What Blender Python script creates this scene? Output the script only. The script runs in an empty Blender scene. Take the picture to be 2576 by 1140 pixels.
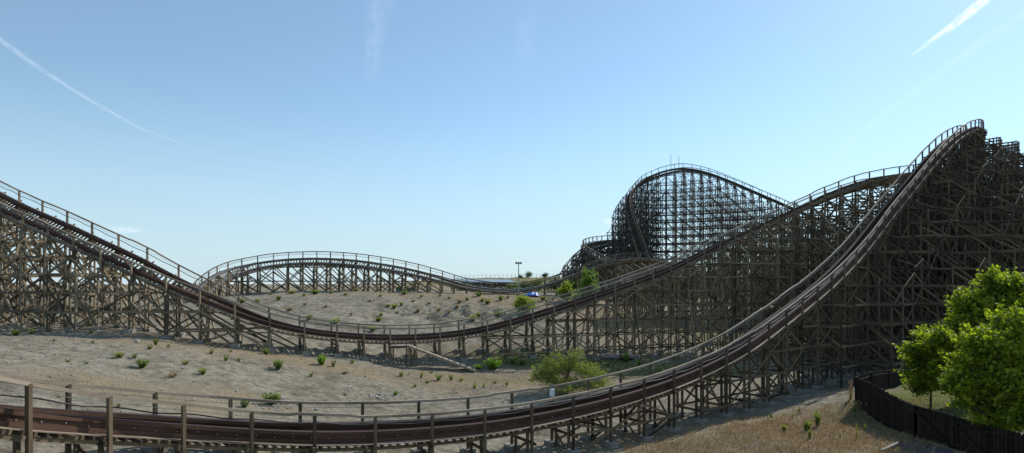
import bpy, math, random
import numpy as np
from mathutils import Vector, noise, Matrix
random.seed(7); rng = np.random.default_rng(7)
scn = bpy.context.scene
COL = scn.collection
FP, CX0, HY = 1500.0, 1288.0, 715.0       # focal length, centre column and horizon row of the survey sheet
CZ = 10.5                                  # eye height

def W(x, y, D):
    return Vector(((x-CX0)/FP*D, D, CZ+(HY-y)/FP*D))

# ------------------------------------------------------------------ materials
def newmat(name):
    m = bpy.data.materials.new(name); m.use_nodes = True
    nt = m.node_tree; nt.nodes.clear()
    out = nt.nodes.new('ShaderNodeOutputMaterial')
    b = nt.nodes.new('ShaderNodeBsdfPrincipled')
    nt.links.new(b.outputs[0], out.inputs[0])
    return m, nt, b, out
def N(nt, t, **kw):
    n = nt.nodes.new(t)
    for k, v in kw.items():
        if k.startswith('i_'): n.inputs[int(k[2:])].default_value = v
        else: setattr(n, k, v)
    return n
def ramp(nt, stops):
    r = nt.nodes.new('ShaderNodeValToRGB'); e = r.color_ramp.elements
    while len(e) < len(stops): e.new(0.5)
    for i, (p, c) in enumerate(stops):
        e[i].position = p; e[i].color = (c[0], c[1], c[2], 1)
    return r
def wood(name, dark, light, rough=0.85, streak=1.0, stain=None):
    m, nt, b, out = newmat(name)
    uv = N(nt, 'ShaderNodeUVMap'); uv.uv_map = 'uv'
    mp = N(nt, 'ShaderNodeMapping'); mp.inputs['Scale'].default_value = (0.7, 14, 1)
    nt.links.new(uv.outputs[0], mp.inputs[0])
    n1 = N(nt, 'ShaderNodeTexNoise'); n1.inputs['Scale'].default_value = 1.6; n1.inputs['Detail'].default_value = 6; n1.inputs['Roughness'].default_value = .7
    nt.links.new(mp.outputs[0], n1.inputs[0])
    geo = N(nt, 'ShaderNodeNewGeometry')
    n2 = N(nt, 'ShaderNodeTexNoise'); n2.inputs['Scale'].default_value = .55; n2.inputs['Detail'].default_value = 5
    nt.links.new(geo.outputs['Position'], n2.inputs[0])
    at = N(nt, 'ShaderNodeAttribute'); at.attribute_name = 'tone'
    a = N(nt, 'ShaderNodeMath', operation='MULTIPLY'); a.inputs[1].default_value = .55*streak
    nt.links.new(n1.outputs[0], a.inputs[0])
    c = N(nt, 'ShaderNodeMath', operation='MULTIPLY_ADD'); c.inputs[1].default_value = .45
    nt.links.new(n2.outputs[0], c.inputs[0]); nt.links.new(a.outputs[0], c.inputs[2])
    d = N(nt, 'ShaderNodeMath', operation='MULTIPLY_ADD'); d.inputs[1].default_value = .62
    nt.links.new(at.outputs['Fac'], d.inputs[0]); nt.links.new(c.outputs[0], d.inputs[2])
    mid = tuple((dark[i]*.5+light[i]*.5) for i in range(3))
    r = ramp(nt, [(0.32, dark), (0.72, mid), (1.0, light)])
    nt.links.new(d.outputs[0], r.inputs[0]); nt.links.new(r.outputs[0], b.inputs['Base Color'])
    b.inputs['Roughness'].default_value = rough
    b.inputs['Specular IOR Level'].default_value = .25
    bp = N(nt, 'ShaderNodeBump'); bp.inputs['Strength'].default_value = .35; bp.inputs['Distance'].default_value = .02
    nt.links.new(n1.outputs[0], bp.inputs['Height']); nt.links.new(bp.outputs[0], b.inputs['Normal'])
    return m
def plain(name, col, rough=.7, metal=0, var=.25, scale=3.0, spec=.4):
    m, nt, b, out = newmat(name)
    geo = N(nt, 'ShaderNodeNewGeometry')
    n = N(nt, 'ShaderNodeTexNoise'); n.inputs['Scale'].default_value = scale; n.inputs['Detail'].default_value = 6; n.inputs['Roughness'].default_value = .65
    nt.links.new(geo.outputs['Position'], n.inputs[0])
    r = ramp(nt, [(0.3, tuple(c*(1-var) for c in col)), (0.7, tuple(min(1, c*(1+var)) for c in col))])
    nt.links.new(n.outputs[0], r.inputs[0]); nt.links.new(r.outputs[0], b.inputs['Base Color'])
    b.inputs['Roughness'].default_value = rough; b.inputs['Metallic'].default_value = metal
    b.inputs['Specular IOR Level'].default_value = spec
    return m
def leafmat(name, c1, c2, trans=.45, rough=.45, tint=(1.5, 1.7, .5, 1)):
    m, nt, b, out = newmat(name)
    at = N(nt, 'ShaderNodeAttribute'); at.attribute_name = 'tone'
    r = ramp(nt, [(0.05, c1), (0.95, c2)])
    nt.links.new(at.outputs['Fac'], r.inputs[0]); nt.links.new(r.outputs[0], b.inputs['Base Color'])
    b.inputs['Roughness'].default_value = rough; b.inputs['Specular IOR Level'].default_value = .35
    tr = N(nt, 'ShaderNodeBsdfTranslucent')
    mu = N(nt, 'ShaderNodeMixRGB', blend_type='MULTIPLY'); mu.inputs[0].default_value = 1; mu.inputs[2].default_value = tint
    nt.links.new(r.outputs[0], mu.inputs[1]); nt.links.new(mu.outputs[0], tr.inputs[0])
    mx = N(nt, 'ShaderNodeMixShader'); mx.inputs[0].default_value = trans
    nt.links.new(b.outputs[0], mx.inputs[1]); nt.links.new(tr.outputs[0], mx.inputs[2]); nt.links.new(mx.outputs[0], out.inputs[0])
    return m

M = {}
M['timber'] = wood('weathered_timber', (.018, .0145, .011), (.30, .235, .15))
M['timber_far'] = wood('weathered_timber_far', (.02, .017, .014), (.15, .12, .09))
M['timber_shaded'] = wood('weathered_timber_shaded', (.011, .009, .008), (.17, .125, .078))  # darker copy of the timber, backlit shade put into its colour
M['rail_wood'] = wood('handrail_timber', (.07, .052, .038), (.36, .29, .215), .75)
M['beam'] = wood('stained_track_beam', (.014, .008, .006), (.115, .064, .043), .8, 1.5)
M['beam_far'] = wood('track_beam_grey', (.07, .055, .042), (.34, .28, .21), .6)
M['fence'] = wood('backlit_fence_timber', (.006, .004, .0035), (.034, .021, .014), .9)  # very dark brown: shade of the backlit side put into the colour
M['plank'] = wood('pale_ramp_planks', (.12, .10, .08), (.36, .31, .25), .8)
M['steel'] = plain('rail_steel', (.30, .27, .24), .33, .85, .2, 1.0)
M['red_steel'] = plain('rusty_rail_steel', (.045, .022, .017), .55, .25, .3, 1.0, .3)
M['bolt'] = plain('bolt_heads', (.5, .48, .45), .5, .3)
M['cable'] = plain('black_cable', (.018, .018, .02), .5)
M['wire'] = plain('steel_wire', (.35, .35, .34), .4, .8)
M['concrete'] = plain('concrete', (.27, .25, .215), .95, 0, .3, 4)
M['white'] = plain('white_paint', (.78, .80, .82), .5, 0, .06)
M['galv'] = plain('galvanised_metal', (.30, .31, .31), .5, .6)
M['roof'] = plain('pale_sheet_roof', (.24, .29, .33), .45, .2, .12, .6)
M['green_paint'] = plain('green_paint', (.02, .16, .055), .5, 0, .2, 1)
M['blue'] = plain('blue_tarpaulin', (.012, .12, .42), .35, 0, .3, 2)
M['bark'] = plain('bark', (.075, .06, .045), .95, 0, .4, 9)
M['asphalt'] = plain('asphalt', (.06, .055, .065), .95, 0, .3, 8)
M['rock'] = plain('pale_rock', (.36, .33, .29), .95, 0, .3, 6)
M['leaf_plane'] = leafmat('plane_leaf', (.05, .09, .012), (.33, .37, .035), .52)
M['leaf_dark'] = leafmat('poplar_leaf', (.06, .12, .02), (.22, .33, .05), .4)
M['leaf_yellow'] = leafmat('yellow_green_leaf', (.09, .15, .012), (.30, .34, .035), .5)
M['leaf_feather'] = leafmat('feathery_leaf', (.06, .085, .025), (.28, .30, .10), .45, .7)
M['leaf_shrub'] = leafmat('shrub_leaf', (.06, .09, .025), (.20, .235, .075), .4, .6)
M['leaf_olive'] = leafmat('olive_shrub_leaf', (.10, .12, .035), (.28, .27, .09), .4, .7)
M['leaf_back'] = leafmat('distant_leaf', (.04, .065, .018), (.12, .16, .045), .3, .8)
M['straw'] = leafmat('dry_straw', (.20, .13, .065), (.48, .36, .20), .2, .8, (1.1,1.0,.8,1))

# ------------------------------------------------------------------ mesh helpers
def make_obj(name, me, mat, parent=None, loc=None):
    o = bpy.data.objects.new(name, me); COL.objects.link(o)
    if mat is not None and len(me.materials) == 0:
        me.materials.append(mat)
    if parent is not None: o.parent = parent
    if loc is not None: o.location = loc
    return o
def tag(o, label=None, cat=None, group=None, kind=None):
    if label: o['label'] = label
    if cat: o['category'] = cat
    if group: o['group'] = group
    if kind: o['kind'] = kind
    return o
def thing(name, label, cat, loc=(0, 0, 0), group=None):
    o = bpy.data.objects.new(name, None); COL.objects.link(o); o.location = loc
    o.empty_display_size = .3
    return tag(o, label, cat, group)
def np_mesh(name, V, F, tone=None, uv=None, smooth=False):
    """V (n,3), F (m,k) constant k or list; tone per face; uv per loop"""
    me = bpy.data.meshes.new(name)
    V = np.asarray(V, dtype=np.float32)
    if isinstance(F, np.ndarray):
        m, k = F.shape
        me.vertices.add(len(V)); me.vertices.foreach_set('co', V.ravel())
        me.loops.add(m*k); me.loops.foreach_set('vertex_index', F.astype(np.int32).ravel())
        me.polygons.add(m); me.polygons.foreach_set('loop_start', np.arange(0, m*k, k, dtype=np.int32))
        me.update(calc_edges=True); me.validate()
        if tone is not None:
            a = me.attributes.new('tone', 'FLOAT', 'FACE'); a.data.foreach_set('value', np.asarray(tone, dtype=np.float32))
    else:
        me.from_pydata([tuple(v) for v in V], [], F); me.update()
        if tone is not None:
            a = me.attributes.new('tone', 'FLOAT', 'FACE'); a.data.foreach_set('value', np.asarray(tone, dtype=np.float32))
    if uv is not None:
        l = me.uv_layers.new(name='uv'); l.data.foreach_set('uv', np.asarray(uv, dtype=np.float32).ravel())
    if smooth: me.polygons.foreach_set('use_smooth', np.ones(len(me.polygons), dtype=bool))
    else: me.shade_flat()
    return me

BF = np.array([[0,1,2,3],[7,6,5,4],[0,4,5,1],[1,5,6,2],[2,6,7,3],[3,7,4,0]])
class Boxes:
    """timber members: boxes between two points"""
    def __init__(s): s.a=[]; s.b=[]; s.w=[]; s.h=[]; s.up=[]; s.t=[]
    def add(s, p0, p1, w=.2, h=.2, up=(0,0,1), tone=None):
        s.a.append(tuple(p0)); s.b.append(tuple(p1)); s.w.append(w); s.h.append(h); s.up.append(tuple(up))
        s.t.append(random.random() if tone is None else tone)
    def __len__(s): return len(s.a)
    def build(s, name, mat, parent=None):
        if not s.a: return None
        A=np.array(s.a); B=np.array(s.b); w=np.array(s.w)[:,None]/2; h=np.array(s.h)[:,None]/2; up=np.array(s.up,dtype=float)
        d=B-A; L=np.linalg.norm(d,axis=1,keepdims=True); L[L<1e-6]=1e-6; d/=L
        par=np.abs((d*up).sum(1))>.98
        up[par]=np.array([0,1,.02])
        sd=np.cross(d,up); sd/=np.linalg.norm(sd,axis=1,keepdims=True); u2=np.cross(sd,d)
        V=np.stack([A-sd*w-u2*h, A+sd*w-u2*h, A+sd*w+u2*h, A-sd*w+u2*h, B-sd*w-u2*h, B+sd*w-u2*h, B+sd*w+u2*h, B-sd*w+u2*h],1)
        n=len(A); F=(BF[None]+8*np.arange(n)[:,None,None]).reshape(-1,4)
        off=rng.random(n)*50
        W2=2*w[:,0]; H2=2*h[:,0]; Lf=L[:,0]
        uv=np.zeros((n,6,4,2))
        z=np.zeros(n)
        uv[:,0]=np.stack([np.stack([off,off],1),np.stack([off,off+W2],1),np.stack([off+H2,off+W2],1),np.stack([off+H2,off],1)],1)
        uv[:,1]=uv[:,0]
        for k,(q) in enumerate([W2,H2,W2,H2]):
            f=k+2
            # loops: a_i, b_i, b_j, a_j
            uv[:,f,0]=np.stack([off,off+k*.37],1); uv[:,f,1]=np.stack([off+Lf,off+k*.37],1)
            uv[:,f,2]=np.stack([off+Lf,off+k*.37+q],1); uv[:,f,3]=np.stack([off,off+k*.37+q],1)
        me=np_mesh(name,V.reshape(-1,3),F[:, ::-1].copy(),np.repeat(s.t,6),uv.reshape(-1,4,2)[:, ::-1].reshape(-1,2))
        return make_obj(name,me,mat,parent)

def sweep(name, pts, S, U, a0, a1, b0, b1, mat, parent, tone=.5, jog=None):
    """rectangular section swept along pts; section spans a0..a1 along S and b0..b1 along U"""
    P=np.array(pts); S=np.array(S); U=np.array(U); n=len(P)
    c=[(a0,b0),(a1,b0),(a1,b1),(a0,b1)]
    V=np.stack([P+S*a+U*b for a,b in c],1)
    if jog is not None: V=V+U[:,None,:]*np.array(jog)[:,None,None]
    L=np.concatenate([[0],np.cumsum(np.linalg.norm(np.diff(P,axis=0),axis=1))])
    F=[];uv=[];t=[]
    wd=[a1-a0,b1-b0,a1-a0,b1-b0]
    for i in range(n-1):
        seg=int(L[i]/3.6)
        random.seed(seg*7+int(abs(b0)*100)); tn=min(1,max(0,tone+random.uniform(-.28,.28)))
        for k in range(4):
            k2=(k+1)%4
            F.append([i*4+k,i*4+k2,(i+1)*4+k2,(i+1)*4+k]); t.append(tn)
            v0=k*.7+seg*3.1
            uv+=[(L[i],v0),(L[i],v0+abs(wd[k])),(L[i+1],v0+abs(wd[k])),(L[i+1],v0)]
    F.append([3,2,1,0]); uv+=[(0,0)]*4; t.append(tone)
    e=(n-1)*4; F.append([e,e+1,e+2,e+3]); uv+=[(0,0)]*4; t.append(tone)
    me=np_mesh(name,V.reshape(-1,3),np.array(F)[:, ::-1].copy(),t,np.array(uv).reshape(-1,4,2)[:, ::-1].reshape(-1,2))
    return make_obj(name,me,mat,parent)

def tube(name, pts, rad, mat, parent=None, seg=6, raw=False):
    P=[Vector(p) for p in pts]; n=len(P)
    if not hasattr(rad,'__len__'): rad=[rad]*n
    V=[];F=[]
    for i in range(n):
        d=(P[min(n-1,i+1)]-P[max(0,i-1)]).normalized()
        r=Vector((0,0,1)) if abs(d.z)<.9 else Vector((0,1,0))
        s=d.cross(r).normalized(); u=s.cross(d)
        for k in range(seg):
            a=2*math.pi*k/seg; V.append(P[i]+s*math.cos(a)*rad[i]+u*math.sin(a)*rad[i])
    for i in range(n-1):
        for k in range(seg):
            k2=(k+1)%seg; F.append([i*seg+k,i*seg+k2,(i+1)*seg+k2,(i+1)*seg+k])
    if raw: return V,F
    me=np_mesh(name,np.array([tuple(v) for v in V]),np.array(F)[:, ::-1].copy(),smooth=True)
    return make_obj(name,me,mat,parent)

# ------------------------------------------------------------------ terrain
GS = [ # (x, y, depth) survey points of the bare ground
 (40,1290,19),(-300,1200,20),(0,1075,27),(0,930,36),(0,870,46),(0,835,58),(-250,830,60),(250,845,56),(420,1240,24),(430,1060,34),(400,950,43),(400,880,52),
 (430,855,60),(540,868,60),(700,893,61),(860,905,64),(1000,918,68),(1300,928,71),(1500,922,74),(1700,912,78),(2000,900,86),(2200,890,96),
 (700,1130,35),(860,1185,33),(1100,1190,34),(700,990,46),(700,930,55),(1000,1000,54),(1000,1080,44),(1300,1000,55),(1300,1170,37),
 (1460,1150,41),(1600,1117,44),(1853,1048,51),(2000,1010,57),(1550,990,58),(1750,960,66),
 (640,741,106),(800,738,106),(950,738,106),(1150,743,106),(1300,748,106),(1400,752,107),(1500,757,106),
 (700,790,82),(850,800,80),(1000,800,84),(1100,772,94),(1100,785,90),(1250,775,96),(1250,795,90),(1250,835,82),(950,765,94),(1400,800,93),(1550,840,95),(1700,850,95),(1400,850,82),
 (620,745,100),(500,790,76),(350,800,80),(200,800,85),(0,790,85),(-300,790,85),(0,745,120),(300,742,120),(520,742,115),
 (700,735,135),(1000,735,135),(1200,737,130),(1400,738,135),(1700,745,135),(1700,790,110),(1950,790,115),(2200,800,120),(2500,800,130),
 (1000,724,200),(1250,731,175),(1500,727,200),(1300,714,260),(1200,699,350),(1350,697,350),(1500,697,350),(1750,699,360),(1080,706,350),(950,720,360),(600,722,360),(200,722,360),
 (-500,722,360),(2100,712,360),(2700,716,360),
 (1900,1100,43),(2000,1145,38),(1700,1140,42),(2100,1060,48),(2200,1100,41),(2152,1012,50),(2255,1076,43),(2300,1105,38),(2250,1140,37),(2370,1141,34.5),(2480,1180,31),(2576,1230,28),
 (2400,1010,46),(2300,975,54),(2520,990,46),(2250,960,60),(2500,940,60),(2600,930,70),(2350,920,78),(2800,1000,50),
 (1500,1300,25),(900,1400,20),(2100,1300,25),
]
_gp=np.array([[W(*s).x,W(*s).y] for s in GS]); _gz=np.array([W(*s).z for s in GS])
def _ker(r): return -r
_K=_ker(np.sqrt(((_gp[:,None]-_gp[None])**2).sum(2)+4.0))
_A=np.zeros((len(_gp)+1,)*2); _A[:-1,:-1]=_K+np.eye(len(_gp))*1.2; _A[-1,:-1]=1; _A[:-1,-1]=1
_w=np.linalg.solve(_A,np.append(_gz,0))
def base_ground(X,Y):
    X=np.asarray(X,float);Y=np.asarray(Y,float); sh=X.shape
    P=np.stack([X.ravel(),Y.ravel()],1); out=np.empty(len(P))
    for i in range(0,len(P),20000):
        r=np.sqrt(((P[i:i+20000,None]-_gp[None])**2).sum(2)+4.0)
        out[i:i+20000]=_ker(r)@_w[:-1]+_w[-1]
    out=out.reshape(sh)
    R=np.hypot(X,Y); far=np.clip((R-430)/200,0,1); far=far*far*(3-2*far)
    out=out*(1-far)+(CZ-9)*far
    bh=np.clip((5-Y)/25,0,1); out=out*(1-bh)+(CZ-6)*bh
    return out
def bumps(x,y):
    r=math.hypot(x,y)
    if r>450: return 0
    v=noise.fractal(Vector((x*.11,y*.11,3.1)),1.0,2.1,5)*.42
    v+=noise.fractal(Vector((x*.9,y*.9,1.7)),.9,2.2,3)*.09
    e=math.exp(-((x+6)/16)**2-((y-90)/6)**2)
    if e>.03: v+=e*noise.fractal(Vector((x*.5,y*.5,5)),.6,2.1,4)*1.0
    return v
def ground(x,y): return float(base_ground(np.array([x]),np.array([y]))[0])+bumps(x,y)
def axis(lo,hi,step,far,g=1.16):
    c=list(np.arange(lo,hi+step*.5,step)); s=step; v=hi; a=[]
    while v<far: s*=g; v+=s; a.append(v)
    s=step; v=lo; b=[]
    while v>-far: s*=g; v-=s; b.append(v)
    return np.array(b[::-1]+c+a)
gx=axis(-66,104,.55,45000); gy=axis(14,118,.5,45000)
GX,GY=np.meshgrid(gx,gy); GZ=base_ground(GX,GY)
BZ=np.array([bumps(a,b) for a,b in zip(GX.ravel(),GY.ravel())]).reshape(GX.shape); GZ=GZ+BZ
from bisect import bisect
def gz(x,y):
    i=min(max(bisect(gx,x)-1,0),len(gx)-2); j=min(max(bisect(gy,y)-1,0),len(gy)-2)
    u=(x-gx[i])/(gx[i+1]-gx[i]); v=(y-gy[j])/(gy[j+1]-gy[j])
    return float(GZ[j,i]*(1-u)*(1-v)+GZ[j,i+1]*u*(1-v)+GZ[j+1,i]*(1-u)*v+GZ[j+1,i+1]*u*v)
def gp(x,y,lo=14,hi=500):
    D=lo
    while D<hi:
        p=W(x,y,D)
        if p.z<gz(p.x,p.y): return Vector((p.x,p.y,gz(p.x,p.y)))
        D*=1.006
    p=W(x,y,hi); return Vector((p.x,p.y,gz(p.x,p.y)))
nx,ny=len(gx),len(gy)
idx=np.arange(nx*ny).reshape(ny,nx)
F=np.stack([idx[:-1,:-1],idx[:-1,1:],idx[1:,1:],idx[1:,:-1]],-1).reshape(-1,4)
me=np_mesh('ground',np.stack([GX,GY,GZ],-1).reshape(-1,3),F,smooth=True)
# cover masks
dry=np.zeros(GX.shape); grn=np.zeros(GX.shape)
def splat(arr,x,y,r,a,ry=None):
    p=gp(x,y); 
    arr += a*np.exp(-(((GX-p.x)/r)**2+((GY-p.y)/(ry or r))**2))
for (x,y,r,a,ry) in [(350,985,9,.8,2.5),(600,1000,6,.6,2),(1150,960,10,.55,5),(1350,960,9,.6,5),(1250,900,14,.5,3),(750,905,12,.7,2.5),(500,870,9,.6,2.5),(300,860,8,.5,3),
    (1900,1110,9,1.3,5),(2050,1090,9,1.4,6),(2160,1080,7,1.3,6),(1750,1140,8,1.1,4),(2200,1130,6,1.2,5),(1350,755,18,.9,6),(1500,770,14,.9,6),(1250,745,14,.7,4),(800,742,25,.6,3),(1550,850,9,.4,9),
    (1300,720,60,1.0,60),(1500,710,70,1.0,60),(1000,728,70,.9,30),(1650,950,9,.5,5),(2420,1030,3.5,.8,3)]:
    splat(dry,x,y,r,a,ry)
for (x,y,r,a,ry) in [(1300,905,8,.7,3),(1450,915,8,.8,4),(1600,930,9,.9,4),(1750,930,9,.7,4),(1250,960,7,.5,3),(1330,733,22,1.0,12),(1450,735,18,1.0,8),(2380,1010,6,1.5,5),(2480,1000,7,1.3,6),(2300,960,6,.9,5),(1800,850,14,.6,8),(2050,880,14,.5,8),(1300,708,90,.75,90)]:
    splat(grn,x,y,r,a,ry)
R=np.hypot(GX,GY); dry=np.where(R>300,np.maximum(dry,.8),dry)
for nm,ar in (('dry',dry),('green',grn)):
    a=me.attributes.new(nm,'FLOAT','POINT'); a.data.foreach_set('value',np.clip(ar,0,1.5).astype(np.float32).ravel())
m,nt,b,out=newmat('dry_gravel_ground')
geo=N(nt,'ShaderNodeNewGeometry')
def nz(scale,det=6,rough=.6,src=None):
    n=N(nt,'ShaderNodeTexNoise'); n.inputs['Scale'].default_value=scale; n.inputs['Detail'].default_value=det; n.inputs['Roughness'].default_value=rough
    nt.links.new(geo.outputs['Position'],n.inputs[0]); return n
big=nz(.09,7,.62); mid=nz(1.3,8,.75); fine=nz(9,4,.7)
rg=ramp(nt,[(.34,(.115,.102,.076)),(.5,(.24,.22,.172)),(.66,(.35,.326,.265))]); nt.links.new(mid.outputs[0],rg.inputs[0])
pt=nz(.38,7,.7); bm_=N(nt,'ShaderNodeMath',operation='MULTIPLY_ADD'); bm_.inputs[1].default_value=.5; nt.links.new(pt.outputs[0],bm_.inputs[0])
bh_=N(nt,'ShaderNodeMath',operation='MULTIPLY'); bh_.inputs[1].default_value=.5; nt.links.new(big.outputs[0],bh_.inputs[0]); nt.links.new(bh_.outputs[0],bm_.inputs[2])
rb=ramp(nt,[(.38,(.62,.57,.50)),(.5,(.95,.93,.90)),(.62,(1.16,1.15,1.13))]); nt.links.new(bm_.outputs[0],rb.inputs[0])
mu=N(nt,'ShaderNodeMixRGB',blend_type='MULTIPLY'); mu.inputs[0].default_value=1
nt.links.new(rg.outputs[0],mu.inputs[1]); nt.links.new(rb.outputs[0],mu.inputs[2])
# pale pebbles
vo=N(nt,'ShaderNodeTexVoronoi'); vo.inputs['Scale'].default_value=5.5; nt.links.new(geo.outputs['Position'],vo.inputs['Vector'])
pr=ramp(nt,[(.0,(1,1,1)),(.13,(1,1,1)),(.2,(0,0,0))]); nt.links.new(vo.outputs['Distance'],pr.inputs[0])
sepc=N(nt,'ShaderNodeSeparateColor'); nt.links.new(vo.outputs['Color'],sepc.inputs[0])
gt=N(nt,'ShaderNodeMath',operation='GREATER_THAN'); gt.inputs[1].default_value=.72; nt.links.new(sepc.outputs[0],gt.inputs[0])
pm=N(nt,'ShaderNodeMath',operation='MULTIPLY'); nt.links.new(pr.outputs[0],pm.inputs[0]); nt.links.new(gt.outputs[0],pm.inputs[1])
mp=N(nt,'ShaderNodeMixRGB'); mp.inputs[2].default_value=(.56,.53,.48,1); nt.links.new(pm.outputs[0],mp.inputs[0]); nt.links.new(mu.outputs[0],mp.inputs[1])
def covermix(prev,attr,cA,cB,lo,hi,nsrc):
    at=N(nt,'ShaderNodeAttribute'); at.attribute_name=attr
    ad=N(nt,'ShaderNodeMath',operation='ADD'); nt.links.new(at.outputs['Fac'],ad.inputs[0]); nt.links.new(nsrc.outputs[0],ad.inputs[1])
    mr=N(nt,'ShaderNodeMapRange'); mr.inputs['From Min'].default_value=lo; mr.inputs['From Max'].default_value=hi; nt.links.new(ad.outputs[0],mr.inputs[0])
    rc=ramp(nt,[(.3,cA),(.7,cB)]); nt.links.new(fine.outputs[0],rc.inputs[0])
    mx=N(nt,'ShaderNodeMixRGB'); nt.links.new(mr.outputs[0],mx.inputs[0]); nt.links.new(prev.outputs[0],mx.inputs[1]); nt.links.new(rc.outputs[0],mx.inputs[2]); return mx
c1=covermix(mp,'dry',(.145,.11,.07),(.37,.30,.20),.6,1.25,pt)
c2=covermix(c1,'green',(.08,.09,.03),(.21,.20,.085),.75,1.35,mid)
nt.links.new(c2.outputs[0],b.inputs['Base Color']); b.inputs['Roughness'].default_value=1; b.inputs['Specular IOR Level'].default_value=.1
bp=N(nt,'ShaderNodeBump'); bp.inputs['Strength'].default_value=1.0; bp.inputs['Distance'].default_value=.2
ad=N(nt,'ShaderNodeMath',operation='ADD'); nt.links.new(mid.outputs[0],ad.inputs[0])
fm=N(nt,'ShaderNodeMath',operation='MULTIPLY'); fm.inputs[1].default_value=.35; nt.links.new(fine.outputs[0],fm.inputs[0]); nt.links.new(fm.outputs[0],ad.inputs[1])
nt.links.new(ad.outputs[0],bp.inputs['Height']); nt.links.new(bp.outputs[0],b.inputs['Normal'])
tag(make_obj('ground',me,m),kind='structure')

# ------------------------------------------------------------------ coaster tracks
def catmull(P,n=14):
    out=[]
    for i in range(len(P)-1):
        p0=P[max(0,i-1)];p1=P[i];p2=P[i+1];p3=P[min(len(P)-1,i+2)]
        for k in range(n):
            t=k/n
            out.append(.5*((2*p1)+(p2-p0)*t+(2*p0-5*p1+4*p2-p3)*t*t+(3*p1-p0-3*p2+p3)*t**3))
    out.append(P[-1]); return out
def resample(P,step):
    P=np.array([tuple(p) for p in P]); L=np.concatenate([[0],np.cumsum(np.linalg.norm(np.diff(P[:,:3],axis=0),axis=1))])
    s=np.arange(0,L[-1],step); return np.stack([np.interp(s,L,P[:,k]) for k in range(P.shape[1])],1)
def smooth(P,it):
    P=P.copy()
    for _ in range(it): P[1:-1]=(P[:-2]+2*P[1:-1]+P[2:])/4
    return P

def limited(items, name, builder_mat, parent, lim=100):
    """items: list of (distance, Boxes); the nearest become parts, the rest one stuff part"""
    items=sorted(items,key=lambda q:q[0])
    for d,bx in items[:lim]: bx.build(name,builder_mat,parent)
    if len(items)>lim:
        al=Boxes()
        for d,bx in items[lim:]:
            al.a+=bx.a; al.b+=bx.b; al.w+=bx.w; al.h+=bx.h; al.up+=bx.up; al.t+=bx.t
        tag(al.build(name,builder_mat,parent),kind='stuff')

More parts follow.
